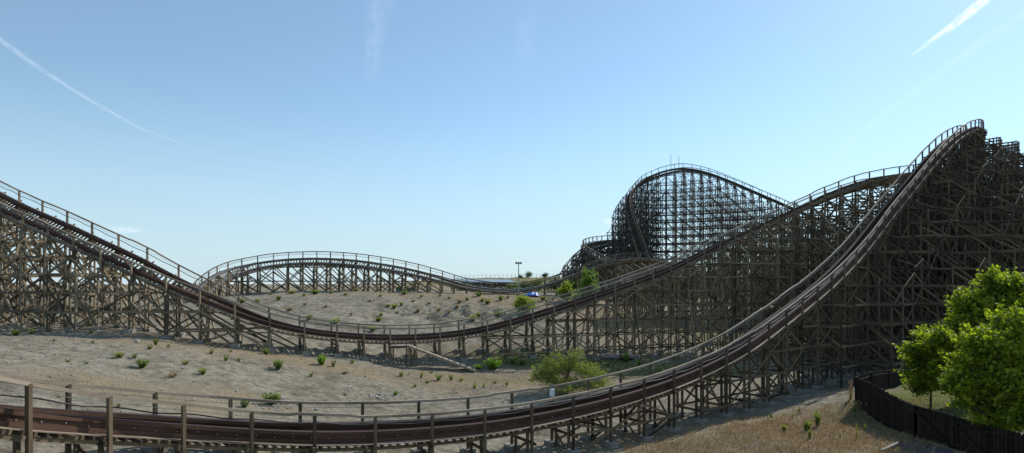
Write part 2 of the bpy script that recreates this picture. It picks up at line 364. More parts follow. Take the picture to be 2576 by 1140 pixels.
class Track:
    def __init__(s, pts, label, bay=2.74, wood='timber', beam='beam', near_edge=True, post=(1.05,-1.25), half=.72,
                 outR=None, outL=None, footings=True, lift=0, lv=2.74, th=1.0, cable=None, rail='rail_wood', bolts=False, deep=.62, dropf=None, rake=0, rake2=None, cw=.19, legs=False, chev=True,
                 steel='red_steel', ends=True, nearrail=True, dens=1):
        P=[Vector((*W(x,y,D),)) for x,y,D,b in pts]
        Q=np.array([[*W(x,y,D),b] for x,y,D,b in pts])
        dense=catmull([Vector(q) for q in Q],14)
        R=resample(dense,.5); R=smooth(R,30)
        s.R=R; n=len(R)
        T=np.gradient(R[:,:3],axis=0); T/=np.linalg.norm(T,axis=1,keepdims=True)
        nn=np.stack([-T[:,1],T[:,0],np.zeros(n)],1); nn/=np.linalg.norm(nn,axis=1,keepdims=True)
        b=np.radians(R[:,3])[:,None]; S=nn*np.cos(b)+np.array([0,0,1])*np.sin(b)
        U=np.cross(T,S); U/=np.linalg.norm(U,axis=1,keepdims=True); 
        C=R[:,:3].copy()
        if near_edge: C=C+S*half
        s.C,s.T,s.S,s.U,s.n=C,T,S,U,nn
        root=thing('wooden_coaster_track',label,'roller coaster',loc=(0,0,0)); s.root=root
        tim=M[wood]
        for sg in (-1,1):
            # laminated beam: upper wide planks and narrower stack under them
            sweep('track_beam',C,S,U,sg*half-.17*th,sg*half+.17*th,-.16,0,M[beam],root,.45)
            md=-.163-(deep-.163)*.5
            sweep('beam_stack',C,S,U,sg*half-.10*th,sg*half+.10*th,md,-.163,M[beam],root,.25)
            sweep('side_board',C,S,U,sg*half-.15*th,sg*half+.15*th,-deep,md-.004,M[beam],root,.55)
            sweep('running_rail',C,S,U,sg*half-.16,sg*half+.05 if sg<0 else sg*half+.16,.003,.022,M[steel],root,.5)
        bi=[1 if footings else 2]
        while True:
            bb_=bay if not isinstance(bay,(list,tuple)) else np.interp(bi[-1]/n,[q[0] for q in bay],[q[1] for q in bay])
            q_=bi[-1]+max(1,int(round(bb_/.5)))
            if q_>n-3: break
            bi.append(q_)
        step=7; s.bi=bi
        # ledger strips under the tie ends
        for sg in (-1,1):
            sweep('tie_ledger',C,S,U,sg*(half+.38)-.04,sg*(half+.38)+.04,-deep-.36,-deep-.18,tim,root,.8)
            sweep('catwalk',C,S,U,sg*(half+.38)-.15,sg*(half+.38)+.15,-deep-.008,-deep+.03,M[rail],root,.4)
        ties=[]
        for i in range(0,n,1):
            bx=Boxes(); c=C[i]-U[i]*(deep+.09); e=half+.62+(.25 if i%6==0 else 0)
            bx.add(c-S[i]*e,c+S[i]*e,.11*th,.16,U[i]); ties.append((np.linalg.norm(c),bx))
        limited(ties,'cross_tie',tim,root)
        # handrails and posts
        po=half+.5; posts=[]
        for sg in ((-1,1) if nearrail else (1,)):
            jog=np.zeros(n)
            if th==1.0:
                jog=np.array([(.07 if (i+ (13 if sg>0 else 40))%74<7 else 0) for i in range(n)])
            up=post[0]
            dz=np.array([0,0,1.0])
            Uz=np.tile(dz,(n,1))
            Cp=C+S*sg*po
            wv=np.array([noise.noise(Vector((i*.16,sg*5.3,half)))*.05 for i in range(n)])
            sweep('handrail',Cp,nn,Uz,-.075*th,.075*th,up-.10,up+.055*th,M[rail],root,.7,jog=jog+wv)
            sweep('guard_wire',Cp,nn,Uz,-.011*th,.011*th,up-.30,up-.278,M['wire'],root)
            if cable and sg in cable:
                ca=np.array([ (.04*math.cos(2*math.pi*((i-2)%step)/step)+.16*noise.noise(Vector((i*.045,8.8,sg)))) for i in range(n)])
                pts_=[tuple(Cp[i]-nn[i]*sg*.12+dz*(up-.5+ca[i]*1.0)) for i in range(0,n)]
                tube('power_cable',pts_,.035*th,M['cable'],root,6)
            for i in bi:
                bx=Boxes(); c=Cp[i]; bx.add(c+dz*(post[1]),c+dz*(up-.035),.15*th,.17*th,nn[i],random.uniform(.25,.8)); posts.append((np.linalg.norm(c-np.array([0,0,CZ])),bx))
        limited(posts,'handrail_post',tim,root)
        if bolts:
            bx=Boxes()
            for i in range(0,n-1,2):
                if C[i][1]>60: break
                o=C[i]-S[i]*(half+.12)-U[i]*(.26+.03*(i%3)); bx.add(o-S[i]*.02,o+S[i]*.008,  .04,.04,U[i])
                if (i//2)%9==0:
                    o=o-U[i]*.2+T[i]*.2; bx.add(o-S[i]*.02,o+S[i]*.008,.055,.055,U[i])
            tag(bx.build('bolt_heads',M['bolt'],root),kind='stuff')
        # bents
        info=[]; s.bents=[]
        for bidx,i in enumerate(bi):
            c=C[i]; h=nn[i]; sb=math.sin(math.radians(R[i,3])); cb=math.cos(math.radians(R[i,3]))
            cols={}
            tz=c[2]-deep-.4
            def col(key,o,top):
                x,y=c[0]+h[0]*o,c[1]+h[1]*o; g=gz(x,y)-.1
                if top-g>.35: cols[key]=(np.array([x,y,g]),top,o)
            for sg in (-1,1): col((sg,0),sg*half,tz+sg*half*sb)
            H=tz-gz(c[0],c[1])
            col((-1,.5),-po,c[2]-S[i][2]*po+post[1]+.3) ; col((1,.5),po,c[2]+S[i][2]*po+post[1]+.3)
            for side,spec in ((-1,outR),(1,outL)):
                if spec:
                    f,ws,hs=spec; k=1
                    rel=i/n
                    lim=f(rel,H)
                    while k<=lim:
                        top=tz-(dropf(k) if (dropf and side<0) else hs*(k-.55))
                        if top-gz(c[0]+h[0]*side*(po+ws*k),c[1]+h[1]*side*(po+ws*k))<1.2: break
                        col((side,k),side*(po+ws*k),top); k+=1
            info.append((c,h,cols,H))
            bx=Boxes()
            e=po+.22
            cc=c-U[i]*(deep+.28)
            bx.add(cc-S[i]*e,cc+S[i]*e,.14*th,.22,U[i])
            order=sorted(cols.values(),key=lambda q:q[2])
            for g,top,o in order:
                off=T[i]*.0
                bx.add(g,(g[0],g[1],top),cw*th,cw*.9*th,h)
            # ledgers and diagonals
            zmin=min([q[0][2] for q in order]) if order else 0
            zmax=max([q[1] for q in order]) if order else 0
            t2=np.array([T[i][0],T[i][1],0]); t2/=max(1e-6,np.linalg.norm(t2))
            lv0=math.ceil((zmin+.5)/lv); L=lv0
            while L*lv<zmax-.3:
                z=L*lv
                act=[q for q in order if q[1]>z-.2 and q[0][2]<z]
                if len(act)>=2:
                    a,bb=act[0],act[-1]
                    p0=np.array([*(a[0][:2]-h[:2]*.3),z])+t2*.14; p1=np.array([*(bb[0][:2]+h[:2]*.3),z])+t2*.14
                    bx.add(p0,p1,.07*th,.19*th)
                L+=1
            for q in range(len(order)-1):
                a,bb=order[q],order[q+1]
                if abs(bb[2]-a[2])<.9: continue
                z0=max(a[0][2],bb[0][2])+.1; zt=min(a[1],bb[1]); k=0
                zz=z0
                while zz<zt-.8:
                    z2=min((math.floor(zz/lv+1e-3)+1)*lv,zt)
                    if z2-zz>.9 and (chev or max(abs(a[2]),abs(bb[2]))<po+.5 or (k+q)%3!=0):
                        if not chev and max(abs(a[2]),abs(bb[2]))>po+.5: l,r=(a,bb) if a[2]<0 else (bb,a)
                        else: l,r=(a,bb) if (k+bidx+q)%2 else (bb,a)
                        bx.add((l[0][0]-t2[0]*.13,l[0][1]-t2[1]*.13,zz),(r[0][0]-t2[0]*.13,r[0][1]-t2[1]*.13,z2),.06*th,.17*th)
                    k+=1; zz=z2
                hi,lo=(a,bb) if a[1]>bb[1] else (bb,a)
                if chev and hi[1]-lo[1]>.8:
                    bx.add((lo[0][0],lo[0][1],lo[1]-.1),(hi[0][0],hi[0][1],min(hi[1],lo[1]+3.2)-.1),.12*th,.17*th)
            if legs and H>1.2 and (1,.5) in cols and (1,1) not in cols:
                for sd_,fr in ((1,.34),(-1,.12 if H>5 else 0)):
                    o_=sd_*(po+fr*H+.2); X,Y=c[0]+h[0]*o_+t2[0]*.25,c[1]+h[1]*o_+t2[1]*.25
                    bx.add((X,Y,gz(X,Y)-.1),(c[0]+h[0]*sd_*half,c[1]+h[1]*sd_*half,tz+.1),.12,.2,h,.95 if sd_>0 else None)  # far-side legs toned pale, sunlight put into their colour
            # long batter leg to outermost column
            for side in (-1,1):
                ks=[k[1] for k in cols if k[0]==side and k[1]>=1]
                if ks and H>6 and chev:
                    o=cols[(side,max(ks))]; inn=cols.get((side,.5)) or cols.get((side,0))
                    if inn and bidx%2==0: bx.add((inn[0][0]+t2[0]*.2,inn[0][1]+t2[1]*.2,inn[1]-.3),(o[0][0]+t2[0]*.2,o[0][1]+t2[1]*.2,o[0][2]+.1),.14*th,.2*th)
            bo=bx.build('trestle_bent',tim,root); s.bents.append(bo)
            if footings:
                for key,(g,top,o) in cols.items():
                    if key[1]==.5 or (key[1]==0 and abs(H)<.6): 
                        fo=Boxes(); fo.add((g[0],g[1],g[2]-.4),(g[0],g[1],g[2]+.42),.8,.85,h); fo.build('footing',M['concrete'],bo)
        # longitudinal bracing
        for bidx in range(len(info)-1):
            A,B=info[bidx][2],info[bidx+1][2]; bx=Boxes(); h=info[bidx][1]
            for key in A:
                if key not in B or key[1]==0 : continue
                ga,ta,_=A[key]; gb,tb,_=B[key]
                zlo=max(ga[2],gb[2])+.4; zhi=min(ta,tb)
                sgn=key[0]*.15
                pa=np.array([ga[0]+h[0]*sgn,ga[1]+h[1]*sgn]); pb=np.array([gb[0]+h[0]*sgn,gb[1]+h[1]*sgn]); dd=(pb-pa)*.06
                L=math.ceil(zlo/lv)
                while L*lv<zhi-.2:
                    bx.add((*(pa-dd),L*lv+.1),(*(pb+dd),L*lv+.1),.07*th,.18*th); L+=1
                if key[1]==.5 or key[1]%2==0:
                    # diagonals spanning a panel
                    zz=max(ga[2],gb[2])+.15; k=0
                    while zz<max(ta,tb)-.9:
                        z2=min((math.floor(zz/lv+1e-3)+1)*lv,max(ta,tb))
                        if z2-zz>1.0:
                            if (bidx+k)%2==0: bx.add((*pa,zz),(*pb,min(z2,tb)),.06*th,.16*th)
                            else: bx.add((*pa,min(z2,ta)),(*pb,zz),.06*th,.16*th)
                        k+=1; zz=z2
            if rake2 and bidx+2<len(info) and rake2[0]<=bidx/len(info)<=rake2[1]:
                B2=info[bidx+2][2]
                for k in A:
                    if k in B2 and k[1] in (.5,1,3) and A[k][1]-B2[k][0][2]>2: bx.add((*A[k][0][:2],A[k][1]-.2),(*B2[k][0][:2],B2[k][0][2]+.2),.13,.2)
            if rake and bidx%rake==0 and bidx+4<len(info):
                k1=[k for k in A if k[0]<0 and k[1]>=1]; B4=info[bidx+4][2]
                if k1:
                    ko=max(k1,key=lambda k:k[1]); kk=[k for k in B4 if k[0]<0 and 1<=k[1]<=ko[1]]
                    if kk:
                        kt=max(kk,key=lambda k:k[1]); bx.add(A[ko][0],(*B4[kt][0][:2],B4[kt][1]),.15,.2)
            if len(bx)>=6: bx.build('bay_bracing',tim,root)
        s.info=info
        print('track',n,len(bi))

def lin(*st):
    def f(rel,H):
        v=np.interp(rel,[a for a,_ in st],[b for _,b in st]); return int(min(v,max(0,(H-3.0)/2.6)))
    return f
# foreground track: from the left edge, through the valley, up to the crest at the right
TA=Track([(-260,985,17.5,8),(-100,1012,19.3,8),(40,1036,21.3,8),(247,1052,24.5,8),(430,1066,27.3,8),(592,1078,29.8,8),(737,1086,32,8),(862,1088,33.5,8),(981,1084,35,8),(1097,1076,36.3,8),(1198,1067,37.6,8),
  (1290,1054,39,7),(1453,1023,42,6),(1600,985,45.3,4),(1732,940,49,2),(1853,882,52.8,0),(1909,846,55,0),(2000,778,59.5,-4),(2090,705,64.5,-6),(2170,622,70,-8),(2240,530,76,-9),(2300,458,81,-10),(2350,396,86,-10),(2400,346,91,-10),(2440,322,96.5,-12),(2462,320,102,-15),(2466,332,108,-18),(2455,352,116,-20),(2430,372,124,-20)],
  'nearest coaster track, sweeping across the foreground up to the high crest at the right', wood='timber_shaded', cable=(-1,), bolts=True, bay=[(0,3.6),(.45,3.5),(.6,2.9),(1,2.6)], rake=0, chev=False, lv=2.05, cw=.17,
  dropf=lambda k: 1.0*min(k,2) if k<3 else 4.2+4.4*((k-3)//3)+.6*((k-3)%3),
  outR=(lin((0,0),(.42,1),(.52,4),(.66,7),(.8,10),(1,12)),2.3,3.3), outL=(lin((0,0),(.5,1),(.7,3),(1,5)),2.2,3.6))
TB=Track([(-150,440,70,38),(0,523,66,38),(106,570,64,38),(177,604,62.6,38),(247,636,61.4,37),(318,667,60.5,36),(389,700,60,33),(459,731,60,24),(530,756,60.3,20),(611,790,61,15),(681,813,62,12),(752,829,63.3,9),(823,839,65,7),(893,845,66.5,6),(964,848,68,5),(1034,848,69.5,5),
  (1105,844,71,5),(1197,832,72.6,5),(1292,809,74,5),(1391,779,75.7,5),(1490,747,77.5,4),(1596,711,79.5,2),(1705,669,82,0),(1765,636,83.3,-4),(1818,609,84.7,-8),(1871,584,86.2,-12),(1942,551,88.5,-18),(2033,509,91.5,-24),(2083,486,93.5,-26),(2133,466,95.5,-28),(2180,453,97.7,-28),(2226,444,100,-28),(2280,436,103,-28),(2350,428,108,-28),(2430,424,115,-28)],
  'middle coaster track dropping from the left edge into a dip and rising to the right', wood='timber', cable=(1,), bay=[(0,4.2),(.22,3.7),(.36,2.75),(.62,2.9),(.8,4.2),(1,4.8)], deep=.42, rake2=(0,.3), lv=1.9, cw=.16, legs=True, half=.78,
  outR=(lin((0,2),(.18,1),(.3,0),(.5,0),(.7,2),(1,3)),2.3,2.9), outL=(lin((0,3),(.2,2),(.33,0),(.55,0),(.75,2),(1,3)),2.3,2.9))
TC=Track([(505,765,96,28),(520,742,99,30),(536,728,101.5,32),(556,709,104.5,34),(586,693,108,34),(628,678,111,33),(681,667,113,33),(734,662,114,32),(787,660,114.5,32),(840,662,114.5,32),(893,666,114,32),(946,673,113.5,30),(999,681,113,28),(1052,692,112.5,25),(1105,705,112,22),(1161,721,112,18),(1214,730,112,15),(1267,734,112,15),
  (1299,733,112,10),(1338,727,112,8),(1373,717,112,5),(1409,705,112,0),(1444,690,112.5,-4),(1479,676,113,-8),(1515,663,114,-12),(1550,655,116,-15),(1603,650,120,-15),(1650,654,124,-15),(1698,662,130,-15),(1760,680,136,-12)],
  'low humped coaster track with pale curving rails behind the gravel mound', wood='timber', beam='beam_far', outR=(lin((0,1),(.3,1),(.5,0),(.8,2),(1,2)),2.3,2.6), outL=(lin((0,1),(.2,2),(.45,1),(.6,0),(1,2)),2.3,2.6), footings=False, steel='steel', rail='timber_far', cable=(1,), th=1.1, deep=.26, half=.85, rake2=(0,.4))
TD=Track([(1648,700,136,-10),(1634,672,139,-20),(1622,640,143,-32),(1609,600,147,-42),(1596,562,152,-48),(1586,527,157,-50),(1583,497,162,-50),(1594,473,167,-46),(1612,455,171,-40),(1635,443,173.5,-34),(1659,433,174,-28),(1695,424,173,-20),(1723,422,171.5,-14),(1765,429,169.5,-10),(1801,440,167.5,-6),(1854,461,164.5,-4),(1907,484,161.5,0),(1960,507,158,0),(1991,521,156,0),(2060,550,151,0),(2140,585,146,0),(2230,630,140,0)],
  'tall rounded far hill of the coaster on a dense lattice, two thin masts on top', bay=2.3, wood='timber_far', beam='timber_far', rail='timber_far', outL=(lin((0,5),(.1,5),(.17,3.9),(.25,2.9),(.45,2.2),(.6,3),(1,3)),1.45,2.1), outR=(lin((0,2),(.45,2),(.6,3),(1,3)),2.0,4.2), footings=False, th=.82, dens=1, lv=2.2, deep=.4)
TE=Track([(1575,690,131,20),(1545,671,134,30),(1520,659,137,36),(1497,648,140,40),(1482,637,144,42),(1476,627,149,42),(1484,619,154,40),(1505,613,159,36),(1529,609,163,32),(1560,606,166,28),(1600,604,169,20)],
  'small banked coaster turn with pale rails left of the tall far hill', bay=2.4, wood='timber_far', beam='beam_far', rail='timber_far', outL=(lin((0,2),(.3,4),(.6,4),(1,2)),2.3,2.6), footings=False, near_edge=False, th=1.2, steel='steel', deep=.3, half=.95)
TG=Track([(1560,728,100,0),(1649,707,104,0),(1783,684,109,-3),(1892,661,113,-6),(1963,648,115,-8),(2020,630,117,-8),(2070,615,119,-8),(2135,600,122,-8),(2230,585,127,-8),(2330,575,133,-8)],
  'low inner coaster track half hidden in the trestle below the rising middle track', wood='timber', beam='beam_far', rail='rail_wood', outR=(lin((0,0),(.3,1),(1,2)),2.4,3), outL=(lin((0,0),(.3,1),(1,3)),2.4,3), footings=False, th=1.05)
# ------------------------------------------------------------------ vegetation
MAPLE=[(0,-.5),(.12,-.18),(.5,-.22),(.34,.02),(.48,.3),(.2,.22),(0,.55),(-.2,.22),(-.48,.3),(-.34,.02),(-.5,-.22),(-.12,-.18)]
OVAL=[(0,-.5),(.22,-.15),(.2,.2),(0,.5),(-.2,.2),(-.22,-.15)]
BLADE=[(-.5,-.5),(.5,-.5),(.25,.2),(0,.5)]
def leaves(name, C, size, tone, mat, parent, tmpl=OVAL, droop=.5, loc=None, sc=1.0, ax=None):
    C=np.asarray(C); n=len(C); k=len(tmpl); t=np.array(tmpl)
    sz=(size*rng.uniform(.65,1.3,n))[:,None]
    a=rng.normal(size=(n,3)) if ax is None else ax+rng.normal(size=(n,3))*.25; a[:,2]=a[:,2]*(.7 if ax is None else 1); a/=np.linalg.norm(a,axis=1,keepdims=True)
    q=rng.normal(size=(n,3)); q=np.cross(a,q); q/=np.linalg.norm(q,axis=1,keepdims=True)
    nn=np.cross(a,q)
    V=C[:,None,:]+q[:,None,:]*(t[None,:,0:1]*sz[:,None]*sc)+a[:,None,:]*(t[None,:,1:2]*sz[:,None])+nn[:,None,:]*((np.abs(t[None,:,0:1])-.2)*sz[:,None]*.35*min(1,sc*2))
    F=np.arange(n*k).reshape(n,k)
    me=np_mesh(name,V.reshape(-1,3),F,np.clip(tone,0,1))
    return make_obj(name,me,mat,parent,loc)
def blob_points(blobs,n,shell=.55):
    """points spread in ragged ellipsoids: blobs (cx,cy,cz,rx,ry,rz)"""
    B=np.array(blobs,float); wgt=(B[:,3]*B[:,4]*B[:,5])**(.75); wgt/=wgt.sum(); k=rng.choice(len(B),n,p=wgt)
    d=rng.normal(size=(n,3)); d/=np.linalg.norm(d,axis=1,keepdims=True)
    r=rng.uniform(shell**3,1,n)**(1/3)
    r*=np.array([1+.42*noise.noise(Vector(tuple(d[i]*2.1))+Vector((k[i]*3.7,0,0))) for i in range(n)])
    P=B[k,:3]+d*r[:,None]*B[k,3:6]
    return P,d,r,k
def clumps(P,amp=.5,scale=1.4):
    return np.array([noise.noise(Vector(tuple(p*scale))) for p in P])*amp
def build_tree(name,label,cat,base,blobs,n,size,mat,leafT=OVAL,trunk=.13,group=None,shell=.5,fork=.35,sub=7,limbs=True,thin=.0):
    """base: Vector on the ground; blobs in world coordinates"""
    t=thing(name,label,cat,tuple(base),group)
    bl=[(b[0]-base.x,b[1]-base.y,b[2]-base.z,b[3],b[4],b[5]) for b in blobs]
    # break each blob into smaller leaf clumps
    small=[]
    for b in bl:
        for j in range(int(sub*1.8)):
            d=Vector(rng.normal(size=3)).normalized(); r=rng.uniform(.45,.95)
            f=rng.uniform(.2,.42)
            small.append((b[0]+d.x*b[3]*r,b[1]+d.y*b[4]*r,b[2]+d.z*b[5]*r,b[3]*f,b[4]*f,b[5]*f))
    small+=[(b[0],b[1],b[2],b[3]*.72,b[4]*.72,b[5]*.72) for b in bl]
    P,d,r,k=blob_points(small,n,shell*.6)
    keep=(clumps(P,1,1.5)>-.30+thin)&(clumps(P+31,1,.55)>-.34+thin); P=P[keep]; d=d[keep]
    tone=.45+clumps(P,.45,1.2)+rng.normal(0,.16,len(P))+.18*d[:,2]  # upper leaves of each clump toned lighter, top light put into the colour
    P=P+rng.normal(0,size*.9,P.shape)
    if limbs:
        ns=n//36; sp,sd_,_,_=blob_points(small[:-len(bl)],ns,.9)
        rr=rng.uniform(.5,1.0,ns)*min(size*6,.95*np.mean([b[3] for b in bl])); dirn=sd_*np.array([1,1,.6])+np.array([0,0,.55]); dirn/=np.linalg.norm(dirn,axis=1,keepdims=True)
        ext=[]
        for q in range(14): ext.append(sp+dirn*(rr*(q/13.))[:,None]+rng.normal(0,size*(.55-.025*q),(ns,3)))
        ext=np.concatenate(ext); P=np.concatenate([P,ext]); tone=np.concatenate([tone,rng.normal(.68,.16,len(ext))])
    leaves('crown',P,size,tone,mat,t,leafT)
    cz=np.mean([b[2] for b in bl]); top=max(b[2]+b[5]*.5 for b in bl)
    fz=max(.3,fork*cz); mx=np.mean([b[0] for b in bl]); my=np.mean([b[1] for b in bl])
    V=[];F=[]
    def addt(pts,rad):
        v,f=tube('',pts,rad,None,seg=7,raw=True); o=len(V); V.extend(v); F.extend([[q+o for q in ff] for ff in f])
    pts=[(0,0,-.2),(.03,.02,fz*.5),(mx*.12,my*.12,fz),(mx*.5,my*.5,cz),(mx*.8,my*.8,top)]
    addt(pts,[trunk*1.25,trunk,trunk*.85,trunk*.5,trunk*.12])
    if limbs:
        for i,s_ in enumerate(small):
            if i%2: continue
            z0=rng.uniform(fz*.8,max(fz,min(cz,s_[2]*.8))); q=z0/max(cz,.01)
            st=Vector((mx*.5*min(1,q),my*.5*min(1,q),z0)); en=Vector(s_[:3]); mid=(st+en)/2+Vector(rng.normal(0,.06*cz,3)) ; mid.z+=.02*cz
            addt([st,mid,en],[trunk*.42,trunk*.24,trunk*.06])
    me=np_mesh('trunk',np.array([tuple(v) for v in V]),np.array(F)[:, ::-1].copy(),smooth=True)
    make_obj('trunk',me,M['bark'],t)
    return t
def px(x,y,D,rx,ry,depth=None):
    p=W(x,y,D); return (p.x,p.y,p.z,rx/FP*D,(depth or rx)/FP*D,ry/FP*D)
def c7(cx,cy): return 1905+cx*.4113, 671+cy*.4113
# plane trees behind the fence
b=gp(2341,1030,38); D=b.y
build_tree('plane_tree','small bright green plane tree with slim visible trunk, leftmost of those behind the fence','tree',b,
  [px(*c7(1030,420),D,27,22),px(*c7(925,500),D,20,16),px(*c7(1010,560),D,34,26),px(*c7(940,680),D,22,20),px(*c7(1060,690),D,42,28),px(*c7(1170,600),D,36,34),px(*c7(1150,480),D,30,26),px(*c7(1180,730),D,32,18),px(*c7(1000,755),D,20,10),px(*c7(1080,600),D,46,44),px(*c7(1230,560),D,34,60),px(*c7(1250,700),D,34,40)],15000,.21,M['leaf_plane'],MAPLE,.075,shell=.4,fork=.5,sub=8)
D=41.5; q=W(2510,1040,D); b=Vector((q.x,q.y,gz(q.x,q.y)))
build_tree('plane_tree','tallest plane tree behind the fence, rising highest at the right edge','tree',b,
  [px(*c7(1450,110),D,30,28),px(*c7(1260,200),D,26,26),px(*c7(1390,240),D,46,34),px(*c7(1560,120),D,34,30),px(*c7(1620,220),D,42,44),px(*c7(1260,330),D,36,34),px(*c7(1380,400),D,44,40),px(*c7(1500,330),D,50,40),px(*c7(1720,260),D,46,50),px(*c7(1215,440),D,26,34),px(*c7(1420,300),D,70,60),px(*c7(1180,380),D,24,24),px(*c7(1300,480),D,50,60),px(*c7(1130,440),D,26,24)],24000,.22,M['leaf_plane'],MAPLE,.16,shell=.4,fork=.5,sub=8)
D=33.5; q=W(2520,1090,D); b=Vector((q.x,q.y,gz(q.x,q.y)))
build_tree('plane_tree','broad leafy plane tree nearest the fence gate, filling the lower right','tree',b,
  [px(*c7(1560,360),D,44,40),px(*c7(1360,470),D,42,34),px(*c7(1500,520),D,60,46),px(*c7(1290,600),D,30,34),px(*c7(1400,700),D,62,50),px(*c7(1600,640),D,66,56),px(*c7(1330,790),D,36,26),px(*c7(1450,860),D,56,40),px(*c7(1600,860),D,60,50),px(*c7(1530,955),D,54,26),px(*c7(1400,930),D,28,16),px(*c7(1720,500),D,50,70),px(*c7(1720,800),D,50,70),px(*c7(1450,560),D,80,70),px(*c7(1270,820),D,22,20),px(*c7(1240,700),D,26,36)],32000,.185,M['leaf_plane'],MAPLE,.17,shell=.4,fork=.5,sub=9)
# young trees near the mound
b=gp(1319,790); D=b.y
build_tree('young_tree','round yellow green young tree on the gravel bank, nearest of the three young trees','tree',b,[px(1318,757,D,16,13),px(1305,768,D,12,10),px(1333,766,D,12,11),px(1320,774,D,20,9)],2600,.22,M['leaf_yellow'],OVAL,.06,sub=8,thin=-.2)
b=gp(1425,761); D=b.y
build_tree('young_tree','yellow green young tree left of the tall dark poplar','tree',b,[px(1427,724,D,13,12),px(1417,735,D,14,11),px(1436,737,D,13,12),px(1424,746,D,16,8)],2400,.26,M['leaf_yellow'],OVAL,.07,sub=8,thin=-.2)
b=gp(1478,768); D=b.y
build_tree('poplar_tree','tall dark green poplar in front of the small banked turn','tree',b,[px(1470,688,D,7,16),px(1492,692,D,7,14),px(1478,710,D,15,22),px(1490,716,D,13,20),px(1478,738,D,20,20),px(1462,735,D,9,16),px(1480,754,D,18,12)],5200,.24,M['leaf_dark'],OVAL,.13,sub=9,thin=-.2)
b=gp(1425,988); D=b.y
build_tree('tamarisk_bush','large feathery green bush between the middle track and the nearest handrail','bush',b,[px(1385,930,D,30,22),px(1432,916,D,26,24),px(1468,930,D,24,18),px(1498,945,D,26,20),px(1362,950,D,28,20),px(1410,962,D,60,18),px(1480,966,D,44,14),px(1445,892,D,12,14),px(1408,902,D,12,14),px(1378,908,D,10,9),px(1515,965,D,18,14)],9500,.26,M['leaf_feather'],[(-.09,-.5),(.09,-.5),(.03,.6),(-.03,.6)],.05,shell=.1,fork=.1,sub=9,thin=0)
for lab,x,y,D,r in [('round lone tree on the far horizon, larger of two',1330,690.5,330,8.2),('small lone tree on the far horizon, right of the larger one',1371,692,330,5.6),('tiny dark tree on the horizon just behind the floodlight pole',1309,697,330,3.2)]:
    q=W(x,y,D); b=Vector((q.x,q.y,gz(q.x,q.y)-.1))
    build_tree('distant_tree',lab,'tree',b,[px(x,y,D,r,r*.8),px(x-r*.5,y+1,D,r*.6,r*.5),px(x+r*.5,y,D,r*.6,r*.6)],700,.5,M['leaf_back'],OVAL,.15,sub=6,limbs=False,thin=-.3)
# hedge-like greenery behind the shed
for i,(x,y,w_,h_,lab) in enumerate([(1205,727,34,9,'low green scrub left of the shed posts'),(1255,724,36,10,'green scrub seen between the shed posts'),(1318,722,26,8,'pale green scrub right of the shed roof'),(1350,717,22,12,'dark green scrub rising behind the blue tarpaulin'),(1392,722,20,12,'scrub bush behind the yellow green young tree'),(1165,725,14,7,'small dark scrub at the left end of the shed'),(1290,729,20,6,'low yellow scrub beneath the shed edge'),(1440,722,22,10,'scrub beside the trestle of the low track')]):
    D=[158,162,150,160,150,160,145,135][i]; q=W(x,y,D); g=gz(q.x,q.y); h_*=2.3
    b=Vector((q.x,q.y,g)); hh=h_/FP*D
    build_tree('scrub_bush',lab,'bush',b,[(q.x-w_*.5/FP*D,q.y,g+hh*.5,w_*.5/FP*D,2,hh*.5),(q.x+w_*.4/FP*D,q.y,g+hh*.55,w_*.5/FP*D,2,hh*.6),(q.x,q.y,g+hh*.8,w_*.4/FP*D,2,hh*.5)],1100,.42,M['leaf_back'] if i%3 else M['leaf_shrub'],OVAL,.06,sub=6,limbs=False,thin=-.4)

# weed tufts: a few shared mesh variants, each one its own object
def tuft_mesh(n,kind):
    """unit tuft, height about 1, radius about .5"""
    stems=n; C=[];ax=[];tone=[];sz=[]
    for i in range(stems):
        a=rng.uniform(0,2*math.pi); lean=rng.uniform(.05,.75)*(1 if kind!='tall' else .4); L=rng.uniform(.55,1.05)
        d=np.array([math.cos(a)*lean,math.sin(a)*lean,1.0]); d/=np.linalg.norm(d)
        for k in range(9):
            t=(k+1)/9.; r=rng.normal(0,.035,3)
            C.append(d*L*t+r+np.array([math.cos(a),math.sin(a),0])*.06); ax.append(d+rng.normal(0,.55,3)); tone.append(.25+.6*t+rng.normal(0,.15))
    return np.array(C),np.array(ax),np.array(tone)
VAR={}
def tuft_variant(kind,mat,v):
    key=(kind,mat,v)
    if key not in VAR:
        C,ax,tone=tuft_mesh({'round':60,'tall':26,'sparse':22,'thin':9}[kind],'tall' if kind in('tall','thin') else kind)
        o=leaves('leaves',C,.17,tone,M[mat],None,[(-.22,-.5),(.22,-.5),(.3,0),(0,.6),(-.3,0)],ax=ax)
        VAR[key]=o.data; bpy.data.objects.remove(o)
    return VAR[key]
def tuft(name,x,y,h,w_,kind,mat,label,cat,group=None):
    p=gp(x,y); D=p.y
    o=bpy.data.objects.new(name,tuft_variant(kind,mat,(int(x)+int(y))%4)); COL.objects.link(o)
    o.location=(p.x,p.y,p.z-.03); o.scale=(w_/FP*D*.88,w_/FP*D*.88,h/FP*D*.98); o.rotation_euler=(0,0,(x*7.3)%6.28)
    tag(o,label,cat,group)
